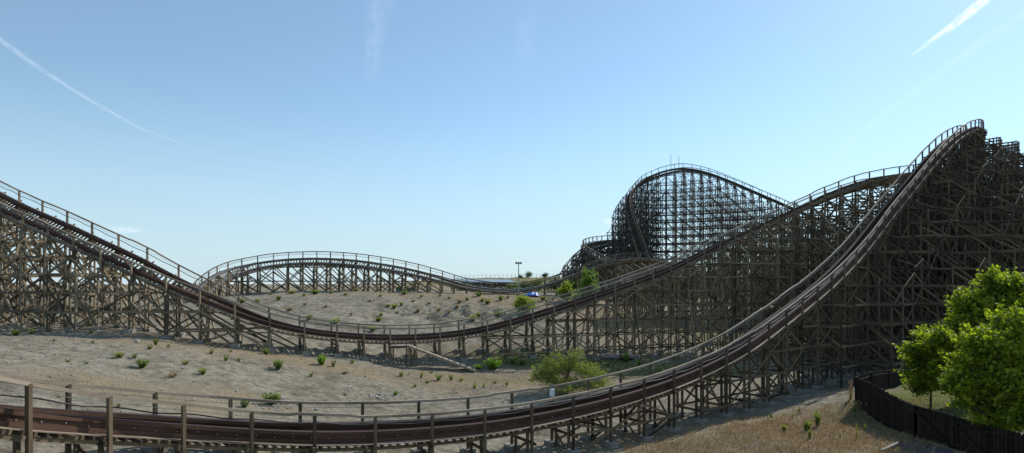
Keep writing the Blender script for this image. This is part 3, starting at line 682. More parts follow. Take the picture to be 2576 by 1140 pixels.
BIG=[ # labelled one by one
 (357,928,24,32,'round','leaf_shrub','largest bright green tuft on the pale gravel at the left'),
 (300,902,16,25,'round','leaf_olive','low wide tuft left of the largest gravel tuft'),
 (339,902,15,17,'sparse','leaf_shrub','sparse tuft just above the largest gravel tuft'),
 (39,846,17,24,'round','leaf_shrub','leftmost green tuft at the foot of the left trestle'),
 (78,841,16,22,'sparse','leaf_shrub','second tuft from the left at the trestle foot'),
 (229,841,14,16,'sparse','leaf_shrub','small tuft in the trestle shadow at the left'),
 (392,868,17,15,'round','leaf_shrub','upright tuft right of the white rock'),
 (378,878,10,14,'round','leaf_olive','flat little tuft below the upright one by the white rock'),
 (467,918,15,20,'sparse','leaf_olive','pale olive tuft right of the largest gravel tuft'),
 (510,944,17,22,'round','leaf_olive','olive tuft lying lowest on the left gravel slope'),
 (436,952,16,28,'sparse','straw','dead brown twiggy shrub on the left gravel slope'),
 (615,1025,20,24,'round','leaf_shrub','green tuft directly behind a nearest handrail post at the left'),
 (669,893,17,20,'round','leaf_shrub','green tuft at the shadow edge below the middle track'),
 (699,932,26,25,'round','leaf_shrub','bushy green tuft on open gravel left of the dark round bush'),
 (809,919,26,26,'round','leaf_dark','dark green round bush at the edge of the track shadow'),
 (839,925,19,16,'sparse','leaf_shrub','loose tuft right beside the dark round bush'),
 (686,1018,32,44,'round','leaf_shrub','big spreading tuft ringed by pale stones behind the nearest handrail'),
 (1253,799,17,24,'round','leaf_shrub','green bush on the eroded bank left of the yellow green tree'),
 (1190,813,18,21,'round','leaf_olive','yellowish bush low on the eroded bank'),
 (1204,798,12,12,'round','leaf_shrub','small bush just above the yellowish one on the bank'),
 (1366,757,13,19,'round','leaf_shrub','green bush on the dry grass left of the young tree'),
 (1260,757,13,16,'round','leaf_shrub','round bush on the mound nearest the pale track end'),
 (1227,767,14,19,'round','leaf_olive','olive bush below the round mound bush'),
 (1204,747,12,19,'round','leaf_shrub','wide green bush at the foot of the low humped track'),
 (992,777,12,20,'round','leaf_olive','widest tuft in the centre of the gravel mound'),
 (938,837,14,21,'round','leaf_yellow','yellow green tuft right behind the lowest dip of the middle track'),
 (844,814,15,28,'sparse','leaf_dark','dark sprawling weed behind the middle track dip'),
 (606,764,13,26,'round','leaf_shrub','green clump left at the foot of the gravel mound'),
 (648,763,13,19,'sparse','leaf_shrub','green clump second from the left on the mound foot'),
 (2057,1072,38,30,'tall','leaf_shrub','tallest leafy weed on the dry slope by the fence'),
 (2030,1086,28,22,'round','leaf_shrub','leafy weed left of the tallest one on the dry slope'),
 (2037,1106,28,17,'tall','leaf_shrub','leafy weed lowest on the dry slope by the fence'),
 (1972,1085,18,17,'round','leaf_olive','pale weed leftmost on the dry slope'),
 (2150,1045,26,14,'thin','leaf_shrub','thin green weed in front of the fence corner'),
 (2155,1107,38,12,'thin','leaf_shrub','spindly tall weed low on the slope under the fence'),
 (2176,1086,20,13,'thin','leaf_shrub','thin weed closest to the fence boards'),
 (2139,1005,48,26,'thin','straw','tall dry stalks at the fence corner'),
 (2201,1043,28,46,'sparse','straw','tangled dry bush against the front of the fence'),
 (2165,1030,24,40,'sparse','straw','low dry bush below the fence corner'),
 (1576,912,28,30,'tall','leaf_dark','dark leafy plant beside the concrete slab'),
 (1240,928,26,50,'round','leaf_dark','dark green bush at the foot of the plank ramp'),
 (1205,930,14,24,'round','leaf_dark','small dark bush touching the ramp end'),
 (1290,915,20,30,'sparse','leaf_dark','dark weed clump under the rising middle track'),
 (1700,905,16,40,'sparse','leaf_dark','dark weeds under the trestle right of the slab'),
]
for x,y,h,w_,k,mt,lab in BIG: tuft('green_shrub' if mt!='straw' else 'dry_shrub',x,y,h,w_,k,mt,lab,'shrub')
G1=[(423,875,10,12),(171,913,10,16),(217,917,9,12),(531,892,14,16),(568,910,17,15),(601,912,13,14),(234,865,10,14),(581,886,8,10),(136,859,8,10),(297,1026,12,14),(783,949,14,12),(887,915,10,14),(868,996,8,12),(754,1019,8,18),
    (1010,949,14,16),(1060,952,18,12),(1103,958,20,22),(1135,958,18,14),(1027,946,8,6),(1044,974,10,12),(994,996,14,20),(1195,978,14,14),(1217,975,10,10),(1275,972,14,12),(1160,960,12,14),(1075,965,9,16),(1245,965,10,12),(1310,985,9,10),(1085,940,8,14)]
for i,(x,y,h,w_) in enumerate(G1): tuft('weed_tuft',x,y,h,w_,'sparse','leaf_shrub' if i%3 else 'leaf_olive','small thin green weed on the open gravel between the nearest and middle tracks','weed','small weeds between the two near tracks')
G2=[(701,755,12,14),(735,739,8,22),(793,740,12,25),(765,746,8,10),(832,739,7,12),(895,733,7,14),(1017,741,10,19),(957,747,7,10),(975,775,8,12),(1010,770,11,10),(1175,758,11,10),(1214,760,10,14),(1278,751,8,9),(1391,756,7,8),(1107,747,7,8),(952,811,12,18),(777,806,14,20),(959,795,9,12),(1313,919,16,20),(1060,748,7,10),(1130,752,6,9),(870,744,6,12),(680,742,6,12),(1340,775,8,12)]
for i,(x,y,h,w_) in enumerate(G2): tuft('weed_tuft',x,y,h,w_,'round','leaf_olive' if i%2 else 'leaf_shrub','small green tuft on the gravel mound in front of the low humped track','weed','small green tufts on the mound')
G3=[(1052,786,10,15),(1104,784,10,17),(883,795,9,10),(766,769,8,10),(728,783,10,21),(1156,763,9,17),(1150,780,9,14),(1040,760,6,12),(930,760,6,12),(1080,765,6,14),(1130,790,8,12),(820,775,6,12),(868,942,8,17),(1300,765,8,16),(1380,768,7,16),(1000,790,6,10)]
for i,(x,y,h,w_) in enumerate(G3): tuft('dry_tuft',x,y,h,w_,'round','straw','small dry tan tuft on the bare gravel','dry tuft','dry tan tufts on the gravel')
G4=[(1637,917,14,18),(1555,940,12,16),(1607,923,15,22),(1569,954,20,14),(1687,988,12,13),(1530,925,12,18),(1660,940,14,14),(1740,930,12,18),(1500,905,12,20),(1480,865,10,16),(1620,880,10,20),(1940,1052,12,14),(1993,1052,12,8),(2010,1042,14,10),(2114,1104,12,7),(1375,900,16,16),(1540,985,14,12),(1790,960,12,16)]
for i,(x,y,h,w_) in enumerate(G4): tuft('weed_tuft',x,y,h,w_,'tall','leaf_shrub' if i%2 else 'leaf_dark','small leafy weed in the shade around the trestle legs','weed','weeds around the trestle legs')

# straw and short grass: uncountable cover
def cover(name,region,n,h,mat,thr,attr_pts):
    C=[]
    x0,x1,y0,y1=region
    while len(C)<n:
        x=random.uniform(x0,x1); y=random.uniform(y0,y1)
        wv=sum(a*math.exp(-((x-p.x)/r)**2-((y-p.y)/ry)**2) for p,r,a,ry in attr_pts)+noise.noise(Vector((x*.5,y*.5,9)))*.8+noise.noise(Vector((x*1.6,y*1.6,2)))*.5
        if random.random()<min(1,wv-thr): C.append((x,y,gz(x,y)+h*.35))
        elif random.random()<.002: C.append((x,y,gz(x,y)+h*.35))
    C=np.array(C); ax=np.tile(np.array([0,0,1.0]),(n,1))+rng.normal(0,.25,(n,3))
    o=leaves(name,C,h,rng.uniform(0,1,n),M[mat],None,[(-.06,-.5),(.06,-.5),(.04,.1),(0,.6)],ax=ax)
    tag(o,kind='stuff')
    return o
pp=[(gp(x,y),r,a,ry) for x,y,r,a,ry in [(1900,1110,7,1.1,4),(2050,1090,7,1.3,5),(2160,1070,6,1.3,5),(1750,1140,7,.9,3),(2200,1130,6,1.2,4)]]
o=cover('dry_grass',(8,36,34,56),26000,.26,'straw',.25,pp); tag(o,'dry straw coloured grass on the slope in front of the fence','dry grass')
pp=[(gp(x,y),r,a,ry) for x,y,r,a,ry in [(350,985,9,.7,2.5),(600,1000,6,.5,2),(1150,960,10,.7,5),(1300,930,10,.8,5),(750,905,12,.6,2.5),(500,870,9,.6,2.5),(1350,755,16,.8,6),(1600,930,10,.7,5)]]
o=cover('dry_grass',(-50,40,26,112),16000,.17,'straw',.3,pp); tag(o,'thin patches of dry grass scattered over the gravel','dry grass')
pp=[(gp(x,y),r,a,ry) for x,y,r,a,ry in [(2390,1015,6,1.4,5),(2480,1010,6,1.2,6)]]
o=cover('green_grass',(26,50,38,56),9000,.16,'leaf_shrub',.2,pp); tag(o,'short green grass behind the fence under the plane trees','grass')

# rocks
def rock_mesh(seed,sub=2):
    import bmesh
    bm=bmesh.new(); bmesh.ops.create_icosphere(bm,subdivisions=sub,radius=.5)
    for v in bm.verts:
        v.co*=1+.45*noise.noise(v.co*2.3+Vector((seed*7.1,0,0))); v.co.z*=.7
    me=bpy.data.meshes.new('rock'); bm.to_mesh(me); bm.free(); me.materials.append(M['rock']); return me
RM=[rock_mesh(i) for i in range(4)]
def rock(x,y,w_,h_,lab,i=0):
    p=gp(x,y); o=bpy.data.objects.new('rock',RM[i%4]); COL.objects.link(o); s_=w_/FP*p.y
    o.location=(p.x,p.y,p.z+s_*.12); o.scale=(s_,s_*.8,h_/FP*p.y*1.4); o.rotation_euler=(0,0,x); tag(o,lab,'rock')
rock(344,862,15,9,'white angular rock on the gravel below the left trestle',0)
rock(795,1034,10,8,'small grey rock behind the nearest handrail, left of centre',1)
rock(835,985,6,4,'pale pebble sized rock in the middle of the gravel flat',2)
rock(920,950,8,6,'brownish stone on the gravel below the plank ramp platform',3)
rock(1150,990,9,4,'flat white stone near the upper nearest handrail',1)
rock(1166,920,12,9,'pale block at the lower end of the plank ramp',2)
def pebbles(name,spots,lab,big=(.05,.2)):
    V=[];F=[]
    me0=rock_mesh(9,1); v0=np.array([tuple(v.co) for v in me0.vertices]); f0=np.array([list(p.vertices) for p in me0.polygons])
    T=[]
    for k,(x,y,z,s_) in enumerate(spots):
        a=random.uniform(0,6.28); R_=np.array([[math.cos(a),-math.sin(a),0],[math.sin(a),math.cos(a),0],[0,0,1]])
        V.append((v0*np.array([s_,s_*random.uniform(.6,1),s_*random.uniform(.5,.9)]))@R_.T+np.array([x,y,z+s_*.15])); F.append(f0+k*len(v0))
    me=np_mesh(name,np.concatenate(V),np.concatenate(F)); return tag(make_obj(name,me,M['rock']),lab,'stones',kind='stuff')
def around(x,y,rw,rd,n,s0,s1):
    p=gp(x,y); L=[]
    for _ in range(n):
        a=random.uniform(0,6.28); r=math.sqrt(random.random()); xx=p.x+math.cos(a)*r*rw; yy=p.y+math.sin(a)*r*rd
        L.append((xx,yy,gz(xx,yy),random.uniform(s0,s1)))
    return L
pebbles('rubble',around(955,1000,.9,1.6,60,.1,.35),'heap of pale rubble on the gravel flat behind the nearest handrails')
pebbles('rubble',around(686,1020,1.4,1.6,50,.1,.32),'ring of pale stones round the foot of the big spreading tuft')
pebbles('rubble',around(1215,976,2.5,2.0,70,.08,.26),'thin spread of pale rubble on the gravel right of centre')
L=[]
for _ in range(9000):
    x=random.uniform(-42,30); y=random.uniform(22,105); L.append((x,y,gz(x,y),random.choice([.05,.06,.08,.08,.1,.13,.2])))
pebbles('gravel','' or L,'loose pale gravel stones scattered over the open ground')

# ------------------------------------------------------------------ fence and gate at the right
def fence_run(name,lab,cat,pts,hts,gate=False,side=1):
    """pts: ground plan points; one panel per bay"""
    r=thing(name,lab,cat,(0,0,0))
    for i in range(len(pts)-1):
        a,b2=pts[i],pts[i+1]; ta,tb=hts[i],hts[i+1]
        d=(b2-a); L=d.length; n=max(3,int(L/.16)); bx=Boxes(); up=Vector((-d.y,d.x,0)).normalized()
        for k in range(n):
            t=(k+.5)/n; p=a+d*t; z=ta+(tb-ta)*t+random.uniform(-.05,.05)+(.05 if k%2 else 0)
            off=up*(.012 if k%2 else -.012); bx.add((p.x+off.x,p.y+off.y,gz(p.x,p.y)-.1),(p.x+off.x,p.y+off.y,z),L/n*1.04,.025,up)
        # horizontal rails
        for f in (.15,.85):
            pa=Vector((a.x,a.y,gz(a.x,a.y)*(1-f)+ta*f))-up*side*.06; pb=Vector((b2.x,b2.y,gz(b2.x,b2.y)*(1-f)+tb*f))-up*side*.06
            bx.add(pa,pb,.07,.12)
        pn=bx.build('board_panel',M['fence'],r)
        if gate:
            br=Boxes(); pa=Vector((a.x,a.y,gz(a.x,a.y)+.15))-up*side*.13; pb=Vector((b2.x,b2.y,tb-.2))-up*side*.13
            pc=Vector((a.x,a.y,ta-.2))-up*side*.13; pd=Vector((b2.x,b2.y,gz(b2.x,b2.y)+.15))-up*side*.13
            br.add(pc,pd,.06,.16); 
            br.build('gate_brace',M['fence'],pn)
            tr=Boxes(); tr.add(Vector((a.x,a.y,ta+.02))-up*side*.05,Vector((b2.x,b2.y,tb+.02))-up*side*.05,.14,.09); tr.build('top_rail',M['fence'],pn)
    for i,p in enumerate(pts):
        bx=Boxes(); bx.add((p.x,p.y-.1,gz(p.x,p.y)-.3),(p.x,p.y-.1,hts[i]+.05),.16,.16); bx.build('fence_post',M['fence'],r)
    return r
def fl(arr): 
    P=[];H=[]
    for x,yt,D in arr: q=W(x,yt,D); P.append(Vector((q.x,q.y,0))); H.append(q.z)
    return P,H
P_,H_=fl([(2152,950,50),(2185,963,47.5),(2218,980,45),(2250,999,42.5),(2279,1012,40.3),(2302,1022,38.6)])
fence_run('board_fence','dark board fence running from its corner down to the gate posts','fence',P_,H_)
P_,H_=fl([(2302,1022,38.6),(2395,1048,35.5),(2480,1072,33)])
fence_run('wooden_gate','dark double gate of vertical boards with diagonal braces and a top rail','gate',P_,H_,gate=True)
P_,H_=fl([(2482,1073,32.9),(2530,1083,31.3),(2580,1094,30),(2640,1110,28.5)])
fence_run('board_fence','dark board fence right of the gate at the bottom right corner','fence',P_,H_)
P_,H_=fl([(2153,949,50.2),(2190,938,53),(2235,932,56),(2290,930,59),(2350,930,62)])
fence_run('board_fence','dark fence wing running back behind the leftmost plane tree','fence',P_,H_)
# kerb and asphalt at the gate
a=gp(2188,1141); b2=gp(2262,1121); k=Boxes(); k.add((a.x,a.y,a.z+.02),(b2.x,b2.y,b2.z+.02),.18,.3); k.a[0]=(a.x*.6+b2.x*.4,a.y*.6+b2.y*.4,gz(a.x*.6+b2.x*.4,a.y*.6+b2.y*.4)-.04)
tag(k.build('concrete_kerb',M['concrete']),'pale concrete kerb edge at the bottom beside the gate','kerb')
V=[];n_=14
c=[gp(2262,1122),gp(2300,1108),gp(2400,1141),gp(2330,1170)]
for j in range(n_):
    for i in range(n_):
        u,v=i/(n_-1),j/(n_-1); p=c[0]*(1-u)*(1-v)+c[1]*u*(1-v)+c[2]*u*v+c[3]*(1-u)*v; V.append((p.x,p.y,gz(p.x,p.y)+.03))
F=[[j*n_+i,j*n_+i+1,(j+1)*n_+i+1,(j+1)*n_+i] for j in range(n_-1) for i in range(n_-1)]
me=np_mesh('asphalt_path',np.array(V),np.array(F)); tag(make_obj('path',me,M['asphalt']),kind='structure')

# ------------------------------------------------------------------ ramp beside the middle track
rp=thing('plank_ramp','pale plank ramp with a small platform leading down from the middle track','ramp')
a=W(1028,868,67.3); e=W(1196,925,68.2); e.z=gz(e.x,e.y)+.12
pl0=W(984,869,67.3); 
bx=Boxes(); n_=14
for i in range(n_):
    p=pl0.lerp(a,(i+.5)/n_); bx.add(p+Vector((0,-.75,0)),p+Vector((0,.75,0)),(a-pl0).length/n_*.94,.05,(0,0,1))
bx.build('platform',M['plank'],rp)
bx=Boxes(); n_=44; d=(e-a); h=Vector((-d.y,d.x,0)).normalized()
nrm=d.cross(h).normalized()
for i in range(n_):
    p=a.lerp(e,(i+.5)/n_); bx.add(p-h*.62,p+h*.62,d.length/n_*.93,.05,nrm)
bx.build('ramp_planks',M['plank'],rp)
bx=Boxes()
for i in range(11):
    p=a.lerp(e,(i+.5)/11)+Vector((0,0,.05)); bx.add(p-h*.6,p+h*.6,.06,.05,nrm,.02)
bx.build('battens',M['timber_shaded'],rp)
for sg in (-1,1):
    bx=Boxes(); bx.add(a+h*sg*.6-Vector((0,0,.12)),e+h*sg*.6-Vector((0,0,.12)),.07,.2); bx.build('stringer',M['timber'],rp)
bx=Boxes(); bx.add(pl0+Vector((0,-.75,-.14)),a+Vector((0,-.75,-.14)),.07,.22); bx.add(pl0+Vector((0,.75,-.14)),a+Vector((0,.75,-.14)),.07,.22); bx.build('platform_beam',M['timber_shaded'],rp)
for xx,yy in ((pl0.x+.1,-.7),(a.x-.1,-.7),(pl0.x+.1,.7),(a.x-.1,.7)):
    q=Boxes(); X,Y=xx,a.y+yy; q.add((X,Y,gz(X,Y)-.1),(X,Y,a.z-.1),.14,.14); q.build('leg',M['timber'],rp)

# white cabinet on the far handrail post of the nearest track
def near_index(tr,x):
    best=None
    for i in tr.bi:
        p=tr.C[i]+tr.S[i]*1.22; xs=CX0+FP*p[0]/p[1]
        if p[1]<60 and (best is None or abs(xs-x)<best[0]): best=(abs(xs-x),i)
    return best[1]
i=near_index(TA,1390); p=TA.C[i]+TA.S[i]*1.22; t_=TA.T[i]
cb=thing('cabinet','white electrical box with a bent bracket on a far handrail post of the nearest track','electrical box',(p[0],p[1],p[2]))
import bmesh
def bevel_box(name,s,loc,mat,parent,bev=.02):
    bm=bmesh.new(); bmesh.ops.create_cube(bm,size=1)
    for v in bm.verts: v.co=Vector((v.co.x*s[0],v.co.y*s[1],v.co.z*s[2]))
    bmesh.ops.bevel(bm,geom=bm.edges[:],offset=bev,segments=2,affect='EDGES')
    me=bpy.data.meshes.new(name); bm.to_mesh(me); bm.free(); me.materials.append(mat)
    o=bpy.data.objects.new(name,me); COL.objects.link(o); o.parent=parent; o.location=loc; return o
bevel_box('case',(.34,.2,.56),(0,-.2,.62),M['white'],cb)
bevel_box('door',(.29,.02,.5),(0,-.31,.62),M['white'],cb,.006)
tube('bracket',[(0,-.2,.9),(-.02,-.2,1.02),(.08,-.2,1.10),(-.1,-.2,1.16)],.025,M['galv'],cb)
bevel_box('lamp_head',(.22,.1,.1),(.02,-.2,1.15),M['galv'],cb,.02)

# masts on the tall hill, floodlight pole, shed, tarpaulin, skips, horizon fence
for x,yt,lab in ((1687,388,'left of the two thin masts on top of the tall far hill'),(1707,391,'right of the two thin masts on top of the tall far hill')):
    j=min(TD.bi,key=lambda i:abs(CX0+FP*TD.C[i][0]/TD.C[i][1]-x)+(0 if TD.C[i][2]>30 else 999)); c=np.array([(x-CX0)/FP*TD.C[j][1],TD.C[j][1]-.4,TD.C[j][2]]); top=W(x,yt,c[1])
    r=thing('thin_mast',lab,'mast',tuple(c))
    tube('pole',[(0,0,-.5),(0,0,top.z-c[2]-1.2),(.0,0,top.z-c[2])],[.09,.06,.04],M['galv'],r)
    bx=Boxes(); bx.add((-.25,0,top.z-c[2]-.9),(.1,0,top.z-c[2]-.9),.08,.08); bx.build('crossbar',M['galv'],r)
D=108; q=W(1304.5,742,D); g=gz(q.x,q.y); q0=Vector((q.x,q.y,g)); top=W(1304.5,664,D).z-g
r=thing('floodlight_pole','tall floodlight pole standing on the mound left of the lone horizon trees','light pole',tuple(q0))
tube('pole',[(0,0,-.2),(0,0,top*.5),(0,0,top)],[.13,.10,.07],M['galv'],r,8)
bx=Boxes(); bx.add((-.5,0,top),(.5,0,top),.08,.08); bx.build('crossarm',M['galv'],r)
for sx in (-.42,.0,.42): 
    o=bevel_box('floodlight',(.36,.22,.3),(sx,-.12,top+.18),M['galv'],r,.03); o.rotation_euler=(.5,0,sx)
r=thing('open_shed','long open sided shed with a pale flat sheet roof behind the humped track','shed')
cs=[W(1133,701.8,165),W(1281,703.2,165),W(1298,710,148),W(1180,708.5,148)]
zc=[c.z for c in cs]; V=[tuple(c) for c in cs]+[(c.x,c.y,c.z-.32) for c in cs]
F=[[3,2,1,0],[4,5,6,7],[0,1,5,4],[1,2,6,5],[2,3,7,6],[3,0,4,7]]
make_obj('roof',np_mesh('roof',np.array(V),F),M['roof'],r)
for t in (.02,.33,.66,.98):
    for (A_,B_) in ((cs[3],cs[2]),(cs[0],cs[1])):
        c=A_.lerp(B_,t); bx=Boxes(); bx.add((c.x,c.y+.1,gz(c.x,c.y)-.2),(c.x,c.y+.1,c.z-.3),.28,.28); bx.build('shed_post',M['cable'],r)
# blue tarpaulin
p=gp(1339,747,90,140); n_=22; V=[]
for j in range(n_):
    for i in range(n_):
        u,v=i/(n_-1)*2-1,j/(n_-1)*2-1; rr=max(0,1-(abs(u)**2.2+abs(v)**2.2)/1.25)
        z=.75*rr*(.75+.5*noise.noise(Vector((u*2.4,v*2.1,4))))+.12*noise.noise(Vector((u*6,v*6,1)))*rr
        V.append((u*1.3+.1*noise.noise(Vector((v*3,u*2,0))),v*1.3,z))
F=[[j*n_+i,j*n_+i+1,(j+1)*n_+i+1,(j+1)*n_+i] for j in range(n_-1) for i in range(n_-1)]
o=make_obj('tarpaulin',np_mesh('tarpaulin',np.array(V),np.array(F),smooth=False),M['blue'],None,(p.x,108.5,gz(p.x,108.5)+.02)); tag(o,'crumpled bright blue tarpaulin heap in front of the low track','tarpaulin')
def skip(x0,x1,yt,yb,D,lab,mat):
    a=W(x0,yb,D); c=W(x1,yt,D); wd=c.x-a.x; hh=c.z-a.z; g=gz((a.x+c.x)/2,D)
    r=thing('waste_skip',lab,'skip',((a.x+c.x)/2,D,g)); hh=max(hh,.8)
    V=[(-wd/2+.3,-.8,.1),(wd/2-.3,-.8,.1),(wd/2-.3,.8,.1),(-wd/2+.3,.8,.1),(-wd/2,-1,hh),(wd/2,-1,hh),(wd/2,1,hh),(-wd/2,1,hh)]
    bd_=make_obj('body',np_mesh('body',np.array(V),[[3,2,1,0],[0,1,5,4],[1,2,6,5],[2,3,7,6],[3,0,4,7]]),mat,r)
    for k in range(5):
        x=-wd/2+.4+(wd-.8)*k/4; bx=Boxes(); bx.add((x,-.86,.12),(x*1.04,-1.06,hh),.12,.08); bx.build('rib',mat,bd_)
    bx=Boxes(); bx.add((-wd/2-.05,-1.03,hh),(wd/2+.05,-1.03,hh),.12,.12); bx.build('rim',mat,bd_)
skip(996,1016,722,733,124,'short green waste skip seen through the humped track legs',M['green_paint'])
skip(1019,1047,723,733,126,'longer green waste skip right of the short one',M['green_paint'])
r=thing('metal_bench','low rusty metal frame bench under the humped track','bench'); a=W(917,724,122); c=W(968,723,122)
bx=Boxes(); bx.add(a,c,.5,.12); bx.build('seat',M['galv'],r)
for t in (.02,.5,.98):
    q=a.lerp(c,t); bx=Boxes(); bx.add((q.x,q.y,gz(q.x,q.y)-.1),(q.x,q.y,q.z),.12,.12); bx.build('leg',M['galv'],r)
r=thing('wire_fence','thin wire fence along the top of the far hill','fence'); prev=None; wires=Boxes()
for i in range(44):
    x=1150+i*10.5; D=338; q=W(x,700,D); g=gz(q.x,q.y); bx=Boxes(); bx.add((q.x,q.y,g-.2),(q.x,q.y,g+2.2),.16,.16); bx.build('fence_post',M['galv'],r)
    if prev is not None:
        for hh in (.7,1.4,2.1): wires.add((prev[0],prev[1],prev[2]+hh),(q.x,q.y,g+hh),.04,.04)
    prev=(q.x,q.y,g)
wires.build('wires',M['wire'],r)
p=gp(1510,902,60,95); 
r=bevel_box('concrete_slab',(5.4,2.6,.35),(p.x+1.8,p.y+1.0,gz(p.x+1.8,p.y+1.0)+.1),M['concrete'],None,.03); tag(r,'flat pale concrete slab on the ground under the rising middle track','slab')

# ------------------------------------------------------------------ clouds and contrails
def cloudmat(name,amax,sc,soft):
    m,nt,b,out=newmat(name); nt.nodes.remove(b)
    uv=N(nt,'ShaderNodeUVMap'); uv.uv_map='uv'; sp=N(nt,'ShaderNodeSeparateXYZ'); nt.links.new(uv.outputs[0],sp.inputs[0])
    mp=N(nt,'ShaderNodeMapping'); mp.inputs['Scale'].default_value=sc; nt.links.new(uv.outputs[0],mp.inputs[0])
    n=N(nt,'ShaderNodeTexNoise'); n.inputs['Scale'].default_value=1; n.inputs['Detail'].default_value=7; n.inputs['Roughness'].default_value=.6; nt.links.new(mp.outputs[0],n.inputs[0])
    at=N(nt,'ShaderNodeAttribute'); at.attribute_name='tone'
    # across profile from v, strength from the tone attribute
    a=N(nt,'ShaderNodeMath',operation='MULTIPLY_ADD'); a.inputs[1].default_value=2; a.inputs[2].default_value=-1; nt.links.new(sp.outputs[1],a.inputs[0])
    a2=N(nt,'ShaderNodeMath',operation='MULTIPLY'); nt.links.new(a.outputs[0],a2.inputs[0]); nt.links.new(a.outputs[0],a2.inputs[1])
    a3=N(nt,'ShaderNodeMath',operation='SUBTRACT'); a3.inputs[0].default_value=1; nt.links.new(a2.outputs[0],a3.inputs[1])
    a4=N(nt,'ShaderNodeMath',operation='POWER'); a4.inputs[1].default_value=soft; a4.use_clamp=True; nt.links.new(a3.outputs[0],a4.inputs[0])
    mr=N(nt,'ShaderNodeMapRange'); mr.inputs['From Min'].default_value=.3; mr.inputs['From Max'].default_value=.72; nt.links.new(n.outputs[0],mr.inputs[0])
    b1=N(nt,'ShaderNodeMath',operation='MULTIPLY'); nt.links.new(a4.outputs[0],b1.inputs[0]); nt.links.new(mr.outputs[0],b1.inputs[1])
    b2_=N(nt,'ShaderNodeMath',operation='MULTIPLY'); nt.links.new(b1.outputs[0],b2_.inputs[0]); nt.links.new(at.outputs['Fac'],b2_.inputs[1])
    b3=N(nt,'ShaderNodeMath',operation='MULTIPLY'); b3.use_clamp=True; b3.inputs[1].default_value=amax; nt.links.new(b2_.outputs[0],b3.inputs[0])
    tr=N(nt,'ShaderNodeBsdfTransparent'); tl=N(nt,'ShaderNodeBsdfTranslucent'); tl.inputs[0].default_value=(1,1,1,1)
    mx=N(nt,'ShaderNodeMixShader'); nt.links.new(b3.outputs[0],mx.inputs[0]); nt.links.new(tr.outputs[0],mx.inputs[1]); nt.links.new(tl.outputs[0],mx.inputs[2]); nt.links.new(mx.outputs[0],out.inputs[0])
    return m
def high_ribbon(name,lab,cat,pts,H,mat):
    """pts (x,y,width,strength): ribbon lying flat at height H above the eye"""
    dn=[]
    for i in range(len(pts)-1):
        for k in range(10):
            t=k/10; dn.append([pts[i][j]*(1-t)+pts[i+1][j]*t for j in range(4)])
    dn.append(list(pts[-1])); V=[];F=[];uv=[];tn=[]
    for i,(x,y,w_,s_) in enumerate(dn):
        a=dn[max(0,i-1)];c=dn[min(len(dn)-1,i+1)]; dx,dy=c[0]-a[0],c[1]-a[1]; l=math.hypot(dx,dy); nx_,ny_=-dy/l,dx/l
        for sg in (-1,1):
            X,Y=x+nx_*w_*.5*sg,y+ny_*w_*.5*sg; D=H*FP/(HY-Y); V.append(((X-CX0)/FP*D,D,CZ+H))
    n=len(dn)
    for i in range(n-1):
        F.append([2*i,2*i+1,2*i+3,2*i+2]); uv+=[(i*.3,0),(i*.3,1),((i+1)*.3,1),((i+1)*.3,0)]; tn.append((dn[i][3]+dn[i+1][3])/2)
    me=np_mesh(name,np.array(V),np.array(F),None,uv)
    at=me.attributes.new('tone','FLOAT','POINT'); at.data.foreach_set('value',np.array([[d_[3]]*2 for d_ in dn],dtype=np.float32).ravel())
    tag(make_obj(name,me,mat),lab,cat)
ct=cloudmat('contrail_vapour',.62,(1.2,2.5,1),1.1); cf=cloudmat('faint_vapour',.36,(.5,2.2,1),1.0)
high_ribbon('contrail','thin curved contrail fading down from the left edge of the sky','contrail',[(-60,60,18,.4),(0,100,18,.5),(100,173,16,.45),(230,254,12,.38),(350,321,9,.3),(450,359,7,.16),(560,398,7,.0)],2500,ct)
high_ribbon('contrail','short bright white contrail at the top right corner','contrail',[(2530,-70,36,2.2),(2476,0,32,2.2),(2410,55,26,2.0),(2345,100,16,1.3),(2270,158,5,.0)],2500,ct)
high_ribbon('contrail','long faint contrail slanting below the bright one at the right','contrail',[(2590,25,26,.45),(2500,85,28,.4),(2350,195,26,.35),(2230,280,22,.3),(2150,345,24,.3),(2070,440,20,0)],2600,cf)
high_ribbon('contrail','broad faint vertical vapour smear in the upper middle sky','contrail',[(962,-60,80,.35),(958,0,75,.38),(945,80,62,.38),(938,150,50,.3),(932,220,40,0)],2700,cf)
high_ribbon('contrail','very faint narrow vapour smear right of the broad one','contrail',[(1345,0,60,.0),(1325,60,60,.22),(1320,120,60,.18),(1330,200,50,0)],2700,cf)
high_ribbon('cloud','small thin flat cloud low in the sky above the left drop','cloud',[(255,576,8,0),(290,577,18,.6),(318,579,20,.8),(345,579,14,.5),(375,580,6,0)],1500,ct)
high_ribbon('cloud','little white puff of cloud at the left side of the tall hill','cloud',[(1512,558,8,0),(1530,557,20,.9),(1548,558,22,.9),(1570,560,8,0)],1500,ct)
high_ribbon('cloud','pale low cloud bank just over the horizon left of the small turn','cloud',[(1300,668,6,0),(1350,668,14,.35),(1410,666,18,.5),(1470,668,14,.3),(1500,668,6,0)],1200,cf)
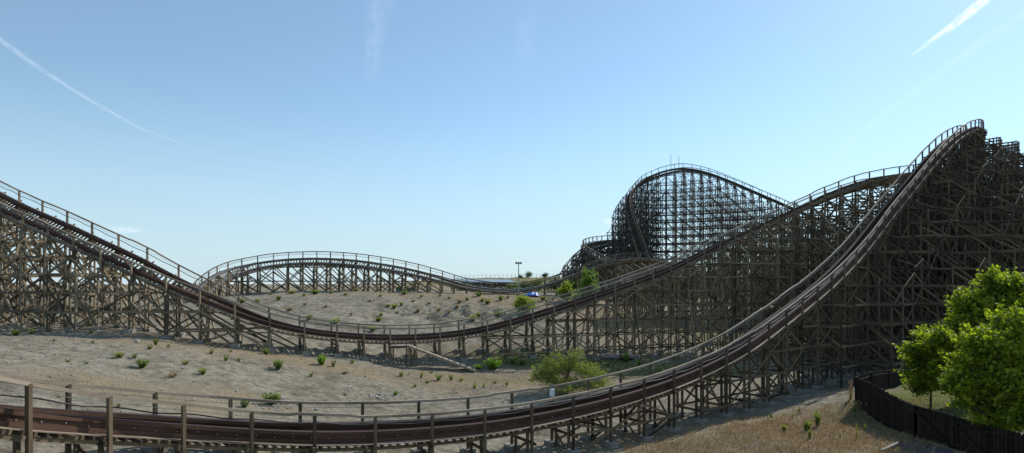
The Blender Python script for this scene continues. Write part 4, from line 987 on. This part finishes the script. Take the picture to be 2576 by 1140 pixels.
# ------------------------------------------------------------------ sky, sun, camera
SUN_AZ, SUN_EL = math.radians(46), math.radians(37)     # azimuth clockwise from the view direction (+Y)
w=bpy.data.worlds.new('World'); scn.world=w; w.use_nodes=True; nt=w.node_tree
bg=nt.nodes['Background']; sky=nt.nodes.new('ShaderNodeTexSky'); sky.sky_type='NISHITA'; sky.sun_disc=False
sky.sun_elevation=SUN_EL; sky.sun_rotation=SUN_AZ; sky.altitude=600; sky.air_density=1.0; sky.dust_density=.35; sky.ozone_density=1.2
tc=nt.nodes.new('ShaderNodeTexCoord'); sx=nt.nodes.new('ShaderNodeSeparateXYZ'); nt.links.new(tc.outputs['Generated'],sx.inputs[0])
hm=nt.nodes.new('ShaderNodeMapRange'); hm.interpolation_type='SMOOTHSTEP'; hm.inputs['From Min'].default_value=-.02; hm.inputs['From Max'].default_value=.30; hm.inputs['To Min'].default_value=.85; hm.inputs['To Max'].default_value=.18
nt.links.new(sx.outputs[2],hm.inputs[0])
tn_=nt.nodes.new('ShaderNodeMixRGB'); tn_.blend_type='MULTIPLY'; tn_.inputs[0].default_value=1; tn_.inputs[2].default_value=(.87,1.06,1.06,1); nt.links.new(sky.outputs[0],tn_.inputs[1])
hz_=nt.nodes.new('ShaderNodeMixRGB'); hz_.inputs[2].default_value=(3.7,4.75,5.6,1); nt.links.new(hm.outputs[0],hz_.inputs[0]); nt.links.new(tn_.outputs[0],hz_.inputs[1])
nt.links.new(hz_.outputs[0],bg.inputs[0]); bg.inputs[1].default_value=.15
ld=bpy.data.lights.new('sun','SUN'); ld.energy=4.6; ld.angle=math.radians(.53); ld.color=(1,.945,.86)
lo=bpy.data.objects.new('sun',ld); COL.objects.link(lo)
sd=Vector((math.sin(SUN_AZ)*math.cos(SUN_EL),math.cos(SUN_AZ)*math.cos(SUN_EL),math.sin(SUN_EL)))
lo.rotation_euler=sd.to_track_quat('Z','Y').to_euler(); lo.location=(60,60,90)
cd=bpy.data.cameras.new('camera'); cam=bpy.data.objects.new('camera',cd); COL.objects.link(cam)
cam.location=(0,0,CZ); cam.rotation_euler=(math.radians(90),0,0)
cd.sensor_width=36; cd.lens=FP/2576*36; cd.shift_y=(HY-570)/2576; cd.clip_end=120000; cd.clip_start=.1
scn.camera=cam
scn.view_settings.view_transform='Standard'; scn.view_settings.look='None'; scn.view_settings.exposure=0
scn.render.resolution_x=1024; scn.render.resolution_y=453
